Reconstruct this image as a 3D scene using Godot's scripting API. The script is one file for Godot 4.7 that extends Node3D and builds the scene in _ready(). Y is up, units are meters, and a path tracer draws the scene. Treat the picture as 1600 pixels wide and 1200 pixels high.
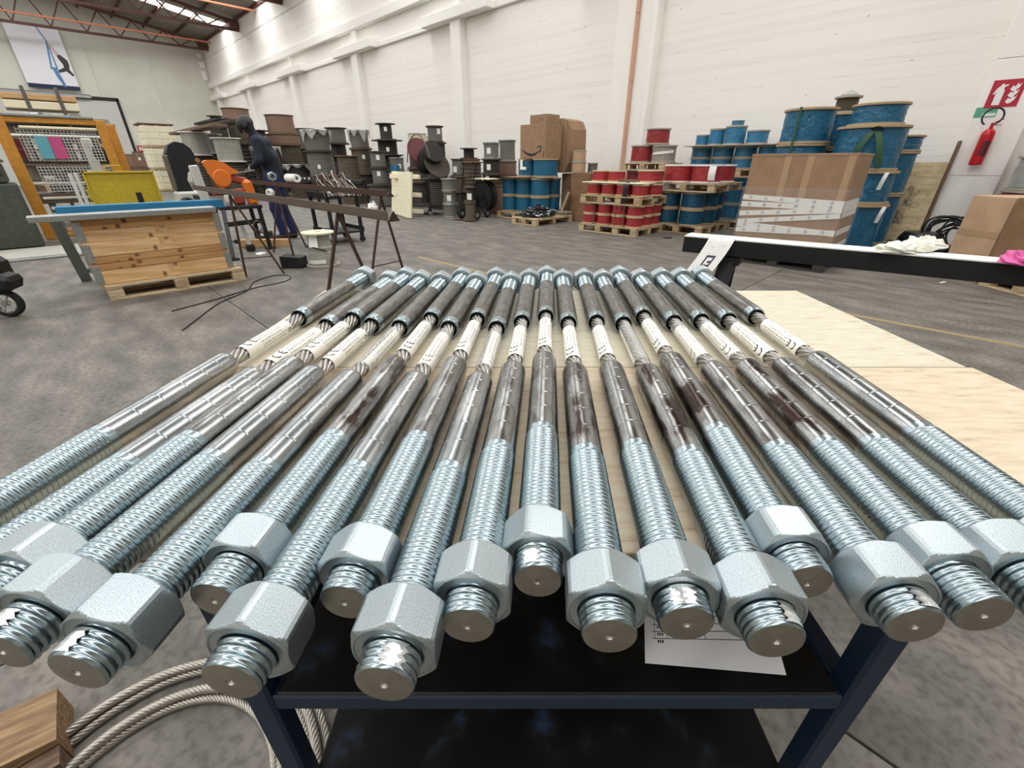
extends Node3D
# A rope works hall. The long wall runs along u (far left of the view), d is the distance towards that wall, both in metres from the camera's foot.
const FOC := 668.0
const PITCH := 0.47735
const HC := 1.2
const R2 := 0.70710678
var taken := {}
var meshes := {}
var M := {}
var rng := RandomNumberGenerator.new()

# ------------------------------------------------------------------ places
func WD(u, d, h = 0.0) -> Vector3:
	return Vector3(R2 * (d - u), h, -R2 * (u + d))
func udh(p: Vector3) -> Vector3:
	return Vector3(-R2 * (p.x + p.z), R2 * (p.x - p.z), p.y)
func ray(px, py) -> Vector3:
	var a = (px - 800.0) / FOC
	var b = (py - 600.0) / FOC
	return Vector3(a, -b * cos(PITCH) - sin(PITCH), -(cos(PITCH) - b * sin(PITCH)))
func F(px, py, h = 0.0) -> Vector3:      # the point of that pixel at height h
	var r = ray(px, py)
	return Vector3(0, HC, 0) + r * ((h - HC) / r.y)
func Wp(px, py, d) -> Vector3:           # the point of that pixel at that distance towards the long wall
	var r = ray(px, py)
	return Vector3(0, HC, 0) + r * (d / (R2 * (r.x - r.z)))
func Up(px, py, u) -> Vector3:           # the point of that pixel at that distance along the wall
	var r = ray(px, py)
	return Vector3(0, HC, 0) + r * (u / (-R2 * (r.x + r.z)))
func uat(px, py, d) -> float:
	return udh(Wp(px, py, d)).x
func hat(px, py, d) -> float:
	return Wp(px, py, d).y

# ------------------------------------------------------------------ nodes
func numbered(called: String) -> String:
	var n = taken.get(called, 0)
	taken[called] = n + 1
	return called if n == 0 else "%s_%03d" % [called, n]
func thing(called, label, category, at = Vector3.ZERO, turn = 0.0, group = "") -> Node3D:
	var o := Node3D.new()
	o.name = numbered(called)
	add_child(o)
	o.position = at
	o.rotation.y = turn
	o.set_meta("label", label)
	o.set_meta("category", category)
	if group != "":
		o.set_meta("group", group)
	return o
func structure(called, at = Vector3.ZERO, turn = 0.0, label = "") -> Node3D:
	var o := Node3D.new()
	o.name = numbered(called)
	add_child(o)
	o.position = at
	o.rotation.y = turn
	o.set_meta("kind", "structure")
	if label != "":
		o.set_meta("label", label)
	return o
func part(parent, called, mesh, material, at = Vector3.ZERO, turn = Vector3.ZERO, size = Vector3.ONE) -> MeshInstance3D:
	var o := MeshInstance3D.new()
	o.name = called
	o.mesh = mesh
	o.material_override = material
	o.position = at
	o.rotation = turn
	o.scale = size
	parent.add_child(o, true)
	return o

# ------------------------------------------------------------------ shapes
func tri(st: SurfaceTool, a: Vector3, b: Vector3, c: Vector3, n: Vector3):
	if (b - a).cross(c - a).dot(n) > 0.0:      # front faces run clockwise
		var k = b
		b = c
		c = k
	for p in [a, b, c]:
		st.set_normal(n)
		st.add_vertex(p)
func quad(st: SurfaceTool, a: Vector3, b: Vector3, c: Vector3, d: Vector3, n = Vector3.ZERO):
	if n == Vector3.ZERO:
		n = (c - a).cross(b - d).normalized()
	tri(st, a, b, c, n)
	tri(st, a, c, d, n)
func begin() -> SurfaceTool:
	var st := SurfaceTool.new()
	st.begin(Mesh.PRIMITIVE_TRIANGLES)
	return st
func add_box(st: SurfaceTool, c: Vector3, s: Vector3, bev := 0.004, basis := Basis.IDENTITY):
	var h = s * 0.5
	var b = minf(bev, minf(h.x, minf(h.y, h.z)) * 0.6)
	var i = h - Vector3(b, b, b)
	var P = func(x, y, z): return c + basis * Vector3(x, y, z)
	for k in 3:
		for sg in [-1.0, 1.0]:
			var n = Vector3.ZERO
			n[k] = sg
			var e = (k + 1) % 3
			var f = (k + 2) % 3
			var q = []
			for w in [[-1, -1], [1, -1], [1, 1], [-1, 1]]:
				var v = Vector3.ZERO
				v[k] = sg * h[k]
				v[e] = w[0] * i[e]
				v[f] = w[1] * i[f]
				q.append(c + basis * v)
			quad(st, q[0], q[1], q[2], q[3], basis * n)
	for k in 3:          # edges along axis k
		var e = (k + 1) % 3
		var f = (k + 2) % 3
		for se in [-1.0, 1.0]:
			for sf in [-1.0, 1.0]:
				var q = []
				for w in [[-1, 0], [1, 0], [1, 1], [-1, 1]]:
					var v = Vector3.ZERO
					v[k] = w[0] * i[k]
					v[e] = se * (h[e] if w[1] == 0 else i[e])
					v[f] = sf * (i[f] if w[1] == 0 else h[f])
					q.append(c + basis * v)
				var n = Vector3.ZERO
				n[e] = se
				n[f] = sf
				quad(st, q[0], q[1], q[2], q[3], basis * n.normalized())
	for sx in [-1.0, 1.0]:
		for sy in [-1.0, 1.0]:
			for sz in [-1.0, 1.0]:
				tri(st, P.call(sx * h.x, sy * i.y, sz * i.z), P.call(sx * i.x, sy * h.y, sz * i.z), P.call(sx * i.x, sy * i.y, sz * h.z), basis * Vector3(sx, sy, sz).normalized())
func box(sx, sy, sz, bev := 0.004) -> Mesh:
	var key = "b%.4f_%.4f_%.4f_%.4f" % [sx, sy, sz, bev]
	if not meshes.has(key):
		var st = begin()
		add_box(st, Vector3.ZERO, Vector3(sx, sy, sz), bev)
		meshes[key] = st.commit()
	return meshes[key]
func add_lathe(st: SurfaceTool, prof: Array, segs := 32, xf := Transform3D.IDENTITY, smooth := false):
	var avg = []
	if smooth:       # one normal at each point of the profile
		for k in prof.size():
			var t = (prof[mini(k + 1, prof.size() - 1)] - prof[maxi(k - 1, 0)]).normalized()
			avg.append(Vector2(t.y, -t.x))
	for k in prof.size() - 1:
		var p: Vector2 = prof[k]
		var q: Vector2 = prof[k + 1]
		if p.distance_to(q) < 1e-6:
			continue
		var t = (q - p).normalized()
		var pn = Vector2(t.y, -t.x)      # outwards when the profile runs upwards
		for j in segs:
			var a0 = TAU * j / segs
			var a1 = TAU * (j + 1) / segs
			var d0 = Vector3(cos(a0), 0, sin(a0))
			var d1 = Vector3(cos(a1), 0, sin(a1))
			var v = [d0 * p.x + Vector3.UP * p.y, d1 * p.x + Vector3.UP * p.y, d1 * q.x + Vector3.UP * q.y, d0 * q.x + Vector3.UP * q.y]
			var n0 = (xf.basis * (d0 * pn.x + Vector3.UP * pn.y)).normalized()
			var n1 = (xf.basis * (d1 * pn.x + Vector3.UP * pn.y)).normalized()
			for f in [[0, 2, 1], [0, 3, 2]]:
				if v[f[0]].distance_to(v[f[1]]) < 1e-7 or v[f[1]].distance_to(v[f[2]]) < 1e-7 or v[f[0]].distance_to(v[f[2]]) < 1e-7:
					continue
				var fl = f
				if (v[f[1]] - v[f[0]]).cross(v[f[2]] - v[f[0]]).dot((d0 + d1) * pn.x + Vector3.UP * 2.0 * pn.y) > 0.0:
					fl = [f[0], f[2], f[1]]
				for i in fl:
					if smooth:
						var an: Vector2 = avg[k] if i < 2 else avg[k + 1]
						st.set_normal((xf.basis * ((d0 if i == 0 or i == 3 else d1) * an.x + Vector3.UP * an.y)).normalized())
					else:
						st.set_normal(n0 if i == 0 or i == 3 else n1)
					st.add_vertex(xf * v[i])
func lathe(key: String, prof: Array, segs := 32, smooth := false) -> Mesh:
	if not meshes.has(key):
		var st = begin()
		add_lathe(st, prof, segs, Transform3D.IDENTITY, smooth)
		meshes[key] = st.commit()
	return meshes[key]
func add_tube(st: SurfaceTool, pts: Array, rad, sides := 8, closed := false, lobes := 0, lobe := 0.0, twist := 0.0):
	var n = pts.size()
	var rings = []
	var up = Vector3.UP
	var run = 0.0
	for i in n:
		var a: Vector3 = pts[(i - 1 + n) % n] if closed else pts[maxi(i - 1, 0)]
		var b: Vector3 = pts[(i + 1) % n] if closed else pts[mini(i + 1, n - 1)]
		var t = (b - a).normalized()
		if i > 0:
			run += (pts[i] - pts[i - 1]).length()
		if absf(t.dot(up)) > 0.95:
			up = Vector3.RIGHT if absf(t.x) < 0.9 else Vector3.BACK
		var x = t.cross(up).normalized()
		var y = x.cross(t).normalized()
		up = y
		var r = rad[i] if rad is Array else rad
		var ring = []
		for j in sides:
			var an = TAU * j / sides
			var rr = r * (1.0 + (lobe * cos(lobes * (an + twist * run)) if lobes > 0 else 0.0))
			var dv = x * cos(an) + y * sin(an)
			ring.append([pts[i] + dv * rr, dv])
		rings.append(ring)
	for i in (n if closed else n - 1):
		var r0 = rings[i]
		var r1 = rings[(i + 1) % n]
		for j in sides:
			var k = (j + 1) % sides
			var q = [r0[j], r0[k], r1[k], r1[j]]
			for f in [[0, 1, 2], [0, 2, 3]]:
				var fl = f
				if (q[f[1]][0] - q[f[0]][0]).cross(q[f[2]][0] - q[f[0]][0]).dot(q[f[0]][1] + q[f[1]][1] + q[f[2]][1]) > 0.0:
					fl = [f[0], f[2], f[1]]
				for m in fl:
					st.set_normal(q[m][1])
					st.add_vertex(q[m][0])
	if not closed:
		for e in [0, n - 1]:
			var nn = (pts[0] - pts[1]).normalized() if e == 0 else (pts[n - 1] - pts[n - 2]).normalized()
			for j in sides:
				tri(st, pts[e], rings[e][j][0], rings[e][(j + 1) % sides][0], nn)
func tube(pts: Array, rad, sides := 8, closed := false) -> Mesh:
	var st = begin()
	add_tube(st, pts, rad, sides, closed)
	return st.commit()
func add_bar(st: SurfaceTool, a: Vector3, b: Vector3, w: float, h: float, bev := 0.003):   # a square bar from a to b
	var z = (b - a).normalized()
	var up = Vector3.UP if absf(z.y) < 0.95 else Vector3.RIGHT
	var x = up.cross(z).normalized()
	var y = z.cross(x)
	add_box(st, (a + b) * 0.5, Vector3(w, h, (b - a).length()), bev, Basis(x, y, z))
func bar(a: Vector3, b: Vector3, w: float, h: float, bev := 0.003) -> Mesh:
	var st = begin()
	add_bar(st, a, b, w, h, bev)
	return st.commit()
func add_prism(st: SurfaceTool, poly: PackedVector2Array, z0: float, z1: float, xf := Transform3D.IDENTITY):   # a flat outline in x, y given thickness in z
	var ix = Geometry2D.triangulate_polygon(poly)
	for k in range(0, ix.size(), 3):
		var a = poly[ix[k]]
		var b = poly[ix[k + 1]]
		var c = poly[ix[k + 2]]
		for z in [[z0, -1.0], [z1, 1.0]]:
			tri(st, xf * Vector3(a.x, a.y, z[0]), xf * Vector3(b.x, b.y, z[0]), xf * Vector3(c.x, c.y, z[0]), xf.basis * Vector3(0, 0, z[1]))
	var mid = Vector2.ZERO
	var cw = Geometry2D.is_polygon_clockwise(poly)
	for k in poly.size():
		var a = poly[k]
		var b = poly[(k + 1) % poly.size()]
		var e = (b - a).normalized()
		var n = Vector2(e.y, -e.x) * (-1.0 if cw else 1.0)
		quad(st, xf * Vector3(a.x, a.y, z0), xf * Vector3(b.x, b.y, z0), xf * Vector3(b.x, b.y, z1), xf * Vector3(a.x, a.y, z1), xf.basis * Vector3(n.x, n.y, 0))
func prism(poly: Array, z0: float, z1: float) -> Mesh:
	var st = begin()
	add_prism(st, PackedVector2Array(poly), z0, z1)
	return st.commit()
func add_sheet(st: SurfaceTool, f: Callable, nu: int, nv: int, thick: float):   # a thin curved sheet with uv; f(s, t) gives its points
	var g = []
	for i in nu + 1:
		var row = []
		for j in nv + 1:
			row.append(f.call(float(i) / nu, float(j) / nv))
		g.append(row)
	var nor = func(i, j):
		var dx = g[mini(i + 1, nu)][j] - g[maxi(i - 1, 0)][j]
		var dy = g[i][mini(j + 1, nv)] - g[i][maxi(j - 1, 0)]
		return dy.cross(dx).normalized()
	for sd in [1.0, -1.0]:
		for i in nu:
			for j in nv:
				var c = [[i, j], [i + 1, j], [i + 1, j + 1], [i, j + 1]]
				for fc in [[0, 1, 2], [0, 2, 3]]:
					var order = fc if sd > 0 else [fc[0], fc[2], fc[1]]
					for m in order:
						var n = nor.call(c[m][0], c[m][1]) * sd
						st.set_normal(n)
						st.set_uv(Vector2(float(c[m][0]) / nu, float(c[m][1]) / nv))
						st.add_vertex(g[c[m][0]][c[m][1]] + n * thick * 0.5)
func sheet(f: Callable, nu: int, nv: int, thick := 0.001) -> Mesh:
	var st = begin()
	add_sheet(st, f, nu, nv, thick)
	return st.commit()

# ------------------------------------------------------------------ materials
func noise(freq: float, colors: Array, stops: Array = [], kind := FastNoiseLite.TYPE_SIMPLEX_SMOOTH, oct := 4, sd := 1, size := 512) -> NoiseTexture2D:
	var n := FastNoiseLite.new()
	n.noise_type = kind
	n.frequency = freq
	n.fractal_octaves = oct
	n.seed = sd
	var t := NoiseTexture2D.new()
	t.width = size
	t.height = size
	t.seamless = true
	t.noise = n
	var g := Gradient.new()
	var of = PackedFloat32Array()
	for k in colors.size():
		of.append(stops[k] if stops.size() else float(k) / (colors.size() - 1))
	g.offsets = of
	g.colors = PackedColorArray(colors)
	t.color_ramp = g
	return t
func bump(freq: float, strength := 4.0, oct := 4, sd := 3, size := 512) -> NoiseTexture2D:
	var n := FastNoiseLite.new()
	n.noise_type = FastNoiseLite.TYPE_SIMPLEX_SMOOTH
	n.frequency = freq
	n.fractal_octaves = oct
	n.seed = sd
	var t := NoiseTexture2D.new()
	t.width = size
	t.height = size
	t.seamless = true
	t.noise = n
	t.as_normal_map = true
	t.bump_strength = strength
	return t
func mat(called: String, c: Color, rough := 0.6, metal := 0.0) -> StandardMaterial3D:
	var m := StandardMaterial3D.new()
	m.resource_name = called
	m.albedo_color = c
	m.roughness = rough
	m.metallic = metal
	M[called] = m
	return m
func grain(m: StandardMaterial3D, tex: Texture2D, scale: Vector3, world := false):
	m.albedo_color = Color.WHITE
	m.albedo_texture = tex
	m.uv1_triplanar = true
	m.uv1_world_triplanar = world
	m.uv1_scale = scale
func bumps(m: StandardMaterial3D, tex: Texture2D, amount: float, scale = null):
	m.normal_enabled = true
	m.normal_texture = tex
	m.normal_scale = amount
	if scale != null:
		m.uv1_triplanar = true
		m.uv1_scale = scale
func c8(r, g, b) -> Color:
	return Color(r / 255.0, g / 255.0, b / 255.0)
func picture(im: Image) -> ImageTexture:
	return ImageTexture.create_from_image(im)
func printed(called, im: Image, rough := 0.6) -> StandardMaterial3D:
	var m = mat(called, Color.WHITE, rough)
	m.albedo_texture = picture(im)
	return m

func make_materials():
	var m
	# floor: worn grey concrete
	m = mat("concrete", Color.WHITE, 0.62)
	grain(m, noise(0.012, [c8(96, 91, 84), c8(110, 105, 97), c8(119, 113, 105), c8(136, 130, 121)], [0.15, 0.42, 0.6, 0.9], FastNoiseLite.TYPE_SIMPLEX_SMOOTH, 6, 7, 1024), Vector3(0.14, 0.14, 0.3))
	m.detail_enabled = true
	m.detail_blend_mode = BaseMaterial3D.BLEND_MODE_MUL
	m.detail_uv_layer = BaseMaterial3D.DETAIL_UV_2
	m.uv2_triplanar = true
	m.uv2_scale = Vector3(0.9, 0.9, 0.9)
	m.detail_albedo = noise(0.03, [Color(0.8, 0.79, 0.78), Color(0.95, 0.95, 0.95), Color(1, 1, 1)], [0.15, 0.5, 0.8], FastNoiseLite.TYPE_SIMPLEX_SMOOTH, 7, 11, 1024)
	mat("yellow_line", c8(150, 131, 92), 0.7)
	# painted board-marked concrete wall
	m = mat("wall_paint", Color.WHITE, 0.75)
	grain(m, picture(wall_picture()), Vector3(0.16, 0.16, 0.16))
	m = mat("beam_paint", c8(245, 241, 235), 0.75)
	m = mat("back_wall", Color.WHITE, 0.8)
	grain(m, noise(0.006, [c8(206, 204, 191), c8(213, 211, 199)], [0.3, 0.7], FastNoiseLite.TYPE_SIMPLEX_SMOOTH, 3, 4), Vector3(0.1, 0.1, 0.1))
	m = mat("roof_sheet", Color.WHITE, 0.7)
	grain(m, noise(0.02, [c8(122, 115, 102), c8(138, 131, 117)], [0.3, 0.7], FastNoiseLite.TYPE_SIMPLEX_SMOOTH, 4, 9), Vector3(0.4, 0.4, 0.4))
	mat("truss_red", c8(92, 56, 48), 0.6)
	mat("pipe_orange", c8(196, 122, 92), 0.5)
	mat("pipe_copper", c8(205, 158, 132), 0.6)
	m = mat("skylight", c8(250, 250, 245), 0.4)
	m.emission_enabled = true
	m.emission = Color(1.0, 0.99, 0.96)
	m.emission_energy_multiplier = 3.0
	# metals
	m = mat("zinc", c8(160, 174, 179), 0.27, 1.0)
	m = mat("zinc_nut", Color.WHITE, 0.42, 1.0)
	grain(m, noise(0.09, [c8(160, 170, 174), c8(196, 204, 207)], [0.25, 0.75], FastNoiseLite.TYPE_SIMPLEX_SMOOTH, 4, 21), Vector3(14, 14, 14))
	m = mat("zinc_pale", c8(216, 222, 224), 0.34, 1.0)
	m = mat("end_face", Color.WHITE, 0.36, 1.0)
	grain(m, noise(0.006, [c8(158, 153, 142), c8(172, 167, 156)], [0.3, 0.7], FastNoiseLite.TYPE_SIMPLEX_SMOOTH, 3, 23), Vector3(8, 8, 8))
	m = mat("bright_cut", c8(236, 238, 237), 0.26, 1.0)
	for k in 3:
		m = mat("tube_steel_%d" % k, Color.WHITE, [0.24, 0.25, 0.26][k], 1.0)
		grain(m, noise(0.008, [[c8(140, 143, 143), c8(178, 180, 179)], [c8(92, 86, 82), c8(132, 131, 129), c8(168, 170, 169)], [c8(58, 46, 42), c8(78, 66, 61), c8(142, 141, 139), c8(168, 170, 168)]][k], [[0.3, 0.7], [0.2, 0.4, 0.7], [0.3, 0.4, 0.47, 0.8]][k], FastNoiseLite.TYPE_SIMPLEX_SMOOTH, 5, 31 + k), Vector3(9, 1.6, 9))
	m = mat("tube_dark", Color.WHITE, 0.34, 0.95)
	grain(m, noise(0.02, [c8(96, 92, 88), c8(124, 121, 117), c8(146, 144, 140)], [0.2, 0.5, 0.85], FastNoiseLite.TYPE_SIMPLEX_SMOOTH, 5, 41), Vector3(9, 1.5, 9))
	mat("rope_steel", c8(168, 164, 158), 0.34, 0.95)
	mat("rope_dull", c8(176, 170, 160), 0.45, 0.85)
	m = mat("galvanised", Color.WHITE, 0.42, 0.85)
	grain(m, noise(0.03, [c8(158, 160, 158), c8(178, 180, 178)], [0.3, 0.7], FastNoiseLite.TYPE_SIMPLEX_SMOOTH, 3, 51), Vector3(3, 3, 3))
	mat("steel_rust", c8(78, 58, 50), 0.55, 0.35)
	mat("steel_grey", c8(112, 108, 103), 0.42, 0.7)
	mat("rail_brown", c8(104, 90, 80), 0.5, 0.4)
	mat("steel_black", c8(26, 26, 28), 0.5, 0.2)
	mat("iron", c8(44, 41, 39), 0.5, 0.5)
	# paints and plastics
	mat("navy", c8(9, 30, 54), 0.55)
	m = mat("shelf_black", Color.WHITE, 0.4, 0.25)
	grain(m, noise(0.012, [c8(11, 11, 12), c8(17, 17, 17), c8(26, 25, 24), c8(46, 62, 84)], [0.2, 0.55, 0.72, 0.88], FastNoiseLite.TYPE_SIMPLEX_SMOOTH, 5, 61), Vector3(1.1, 1.1, 1.1))
	mat("black", c8(16, 16, 17), 0.55)
	mat("rubber", c8(24, 24, 25), 0.8)
	mat("black_gloss", c8(12, 12, 13), 0.4)
	mat("white", c8(238, 236, 230), 0.6)
	mat("paper_white", c8(240, 238, 233), 0.8)
	mat("wood_grey_plain", c8(168, 164, 154), 0.8)
	mat("grey_paint", c8(196, 196, 190), 0.5)
	mat("grey_green", c8(112, 122, 118), 0.5)
	m = mat("machine_green", Color.WHITE, 0.6)
	grain(m, noise(0.02, [c8(60, 66, 56), c8(68, 74, 64)], [0.3, 0.7], FastNoiseLite.TYPE_SIMPLEX_SMOOTH, 4, 65), Vector3(1, 1, 1))
	m = mat("guard_orange", Color.WHITE, 0.5)
	grain(m, noise(0.015, [c8(186, 126, 42), c8(196, 136, 48)], [0.3, 0.7], FastNoiseLite.TYPE_SIMPLEX_SMOOTH, 4, 66), Vector3(1, 1, 1))
	m = mat("yellow_paint", Color.WHITE, 0.5)
	grain(m, noise(0.015, [c8(178, 154, 36), c8(186, 162, 42)], [0.3, 0.7], FastNoiseLite.TYPE_SIMPLEX_SMOOTH, 4, 67), Vector3(1.5, 1.5, 1.5))
	mat("saw_orange", c8(222, 116, 34), 0.42)
	mat("saw_rust", c8(146, 58, 34), 0.5)
	mat("beam_blue", c8(40, 122, 166), 0.5)
	mat("sheet_teal", c8(92, 160, 172), 0.6)
	mat("sheet_pink", c8(186, 74, 124), 0.6)
	mat("extinguisher_red", c8(186, 24, 34), 0.28)
	mat("maroon", c8(92, 26, 32), 0.5)
	mat("cloth_navy", c8(20, 26, 40), 0.9)
	mat("strap_green", c8(52, 84, 54), 0.75)
	mat("strap_white", c8(228, 226, 220), 0.6)
	mat("cloth_white", c8(240, 238, 226), 0.9)
	mat("glove_pink", c8(216, 96, 160), 0.7)
	for k in 3:
		m = mat("film_blue_%d" % k, Color.WHITE, 0.3)
		grain(m, noise(0.02, [[c8(22, 84, 114), c8(36, 104, 136)], [c8(40, 104, 142), c8(60, 126, 162)], [c8(14, 62, 86), c8(24, 82, 108)]][k], [0.3, 0.7], FastNoiseLite.TYPE_SIMPLEX_SMOOTH, 4, 71 + k), Vector3(1.2, 0.9, 1.2))
		bumps(m, bump(0.012, 10.0, 4, 75), 0.9)
	for k in 2:
		m = mat("film_red_%d" % k, Color.WHITE, 0.34)
		grain(m, noise(0.02, [[c8(150, 38, 44), c8(172, 56, 58)], [c8(130, 36, 42), c8(152, 52, 56)]][k], [0.3, 0.7], FastNoiseLite.TYPE_SIMPLEX_SMOOTH, 4, 78 + k), Vector3(1.2, 0.9, 1.2))
		bumps(m, bump(0.012, 9.0, 4, 79), 0.5)
	m = mat("film_thin", Color(0.9, 0.9, 0.9, 0.1), 0.3)
	m.transparency = BaseMaterial3D.TRANSPARENCY_ALPHA
	bumps(m, bump(0.03, 10.0, 4, 81), 0.8, Vector3(3, 3, 3))
	m = mat("film_clear", Color(0.8, 0.8, 0.78, 0.6), 0.35)
	m.transparency = BaseMaterial3D.TRANSPARENCY_ALPHA
	bumps(m, bump(0.03, 10.0, 4, 80), 0.8, Vector3(3, 3, 3))
	m = mat("sleeve_clear", Color(0.95, 0.95, 0.94, 0.16), 0.08)
	m.transparency = BaseMaterial3D.TRANSPARENCY_ALPHA
	# windings of reels
	var wind = {"wind_grey": [c8(102, 100, 93), c8(122, 120, 113)], "wind_dark": [c8(54, 48, 43), c8(74, 68, 61)], "wind_olive": [c8(80, 72, 57), c8(100, 91, 74)], "wind_pale": [c8(146, 142, 132), c8(178, 174, 164)], "wind_brown": [c8(122, 96, 80), c8(140, 112, 94)], "wind_cream": [c8(196, 188, 158), c8(214, 206, 178)]}
	var sd = 90
	for k in wind:
		m = mat(k, Color.WHITE, 0.55, 0.15)
		grain(m, noise(0.02, wind[k], [0.3, 0.7], FastNoiseLite.TYPE_SIMPLEX_SMOOTH, 4, sd), Vector3(1.0, 4.0, 1.0))
		sd += 1
	# wood and card
	m = mat("crate_pine", Color.WHITE, 0.7)
	grain(m, picture(pine_picture(3)), Vector3(1.1, 1.1, 1.1))
	m = mat("crate_pine_b", Color.WHITE, 0.7)
	grain(m, picture(pine_picture(8)), Vector3(1.0, 1.0, 1.0))
	M["crate_pine_b"].albedo_color = c8(222, 206, 188)
	var woods = {"pine": [c8(176, 132, 84), c8(208, 166, 116), c8(222, 184, 136)], "block_wood": [c8(104, 80, 54), c8(140, 110, 78), c8(168, 138, 100)], "pine_b": [c8(160, 112, 66), c8(192, 148, 96), c8(208, 168, 116)], "pallet": [c8(164, 140, 108), c8(196, 174, 138), c8(214, 194, 160)], "pallet_b": [c8(142, 118, 90), c8(176, 152, 118), c8(196, 172, 140)], "wood_grey": [c8(134, 126, 114), c8(168, 160, 146), c8(190, 182, 168)], "wood_brown": [c8(78, 58, 46), c8(108, 84, 66), c8(128, 102, 80)], "wood_pale": [c8(222, 210, 178), c8(234, 224, 196), c8(242, 234, 210)], "flange_dark": [c8(48, 40, 35), c8(68, 58, 50), c8(86, 75, 65)], "pallet_dark": [c8(40, 36, 34), c8(56, 50, 46), c8(70, 62, 56)], "pallet_dark_b": [c8(34, 31, 30), c8(48, 44, 41), c8(60, 54, 50)]}
	sd = 110
	for k in woods:
		m = mat(k, Color.WHITE, 0.72)
		grain(m, noise(0.014, woods[k], [0.1, 0.5, 0.9], FastNoiseLite.TYPE_SIMPLEX_SMOOTH, 5, sd), Vector3(0.9, 9.0, 7.0))
		sd += 1
	m = mat("ply", Color.WHITE, 0.62)
	grain(m, noise(0.012, [c8(186, 168, 138), c8(204, 193, 168), c8(209, 200, 178), c8(212, 204, 184)], [0.08, 0.24, 0.55, 0.8], FastNoiseLite.TYPE_SIMPLEX_SMOOTH, 5, 130, 1024), Vector3(0.9, 4.0, 4.6))
	m = mat("ply_front", Color.WHITE, 0.62)
	grain(m, noise(0.012, [c8(182, 156, 124), c8(204, 184, 156), c8(211, 194, 168), c8(214, 199, 175)], [0.08, 0.24, 0.55, 0.8], FastNoiseLite.TYPE_SIMPLEX_SMOOTH, 5, 131, 1024), Vector3(0.9, 4.0, 4.6))
	m = mat("ply_edge", Color.WHITE, 0.8)
	grain(m, noise(0.02, [c8(146, 112, 76), c8(196, 164, 122)], [0.35, 0.65], FastNoiseLite.TYPE_SIMPLEX_SMOOTH, 3, 132), Vector3(0.8, 40, 0.8))
	m = mat("ply_dirty", Color.WHITE, 0.85)
	grain(m, picture(dirty_board_picture()), Vector3(1, 1, 1))
	m.uv1_triplanar = false
	m = mat("card", Color.WHITE, 0.82)
	grain(m, noise(0.01, [c8(150, 118, 90), c8(158, 126, 98)], [0.3, 0.7], FastNoiseLite.TYPE_SIMPLEX_SMOOTH, 4, 140), Vector3(0.8, 0.8, 0.8))
	m = mat("card_light", Color.WHITE, 0.82)
	grain(m, noise(0.01, [c8(184, 152, 122), c8(192, 160, 130)], [0.3, 0.7], FastNoiseLite.TYPE_SIMPLEX_SMOOTH, 4, 141), Vector3(0.8, 0.8, 0.8))
	m = mat("card_dark", Color.WHITE, 0.82)
	grain(m, noise(0.01, [c8(130, 98, 70), c8(138, 106, 78)], [0.3, 0.7], FastNoiseLite.TYPE_SIMPLEX_SMOOTH, 4, 142), Vector3(0.8, 0.8, 0.8))
	mat("card_tape", c8(176, 144, 112), 0.4)
	mat("tape_white", c8(232, 228, 222), 0.4)
	mat("ink", c8(34, 32, 38), 0.6)
	mat("ink_grey", c8(110, 108, 116), 0.6)
	mat("sign_red", c8(178, 26, 52), 0.5)
	mat("sign_green", c8(96, 164, 134), 0.5)
	mat("sign_white", c8(238, 236, 234), 0.5)

func wall_picture() -> Image:
	# board marks, blow holes and hairline joints of board-marked concrete under white paint
	var im := Image.create(1024, 1024, false, Image.FORMAT_RGB8)
	im.fill(c8(244, 239, 232))
	var r := RandomNumberGenerator.new()
	r.seed = 5
	for k in 60:
		var y = r.randi_range(0, 1023)
		var t = r.randf_range(-2, 4)
		im.fill_rect(Rect2i(0, y, 1024, r.randi_range(6, 18)), c8(244 - t, 239 - t, 232 - t))
	for k in 110:
		var x = r.randi_range(0, 900)
		var y = r.randi_range(0, 1022)
		var t = r.randf_range(8, 34)
		var n = r.randi_range(20, 140)
		for s in n:
			if r.randf() < 0.75:
				im.fill_rect(Rect2i(mini(x + s, 1023), y, 1, 1), c8(235 - t, 228 - t, 219 - t))
	for k in 90:
		var t = r.randf_range(40, 110)
		im.fill_rect(Rect2i(r.randi_range(0, 1020), r.randi_range(0, 1020), r.randi_range(1, 4), r.randi_range(1, 3)), c8(225 - t, 218 - t, 209 - t))
	return im
func pine_picture(sd: int) -> Image:
	# knotty pine: long grain lines that bend round dark knots
	var im := Image.create(512, 256, false, Image.FORMAT_RGB8)
	var r := RandomNumberGenerator.new()
	r.seed = sd
	var f := FastNoiseLite.new()
	f.seed = sd
	f.frequency = 0.012
	f.fractal_octaves = 4
	var knots = []
	for k in 13:
		knots.append([Vector2(r.randf_range(0, 512), r.randf_range(0, 256)), r.randf_range(5, 11)])
	for y in 256:
		for x in 512:
			var bend = 0.0
			var dark = 0.0
			for k in knots:
				var q = Vector2((x - k[0].x) / 1.5, y - k[0].y)
				var l = q.length() / k[1]
				if l < 4.0:
					bend += exp(-l * l * 0.5) * 3.0
					dark = maxf(dark, clampf(1.25 - l, 0.0, 1.0))
			var g = f.get_noise_2d(x * 0.25, y * 5.0 + bend * 40.0)
			var c = c8(196, 152, 102).lerp(c8(224, 186, 138), clampf(g + 0.5, 0, 1))
			im.set_pixel(x, y, c.lerp(c8(84, 52, 30), dark * 0.8))
	return im
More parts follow.
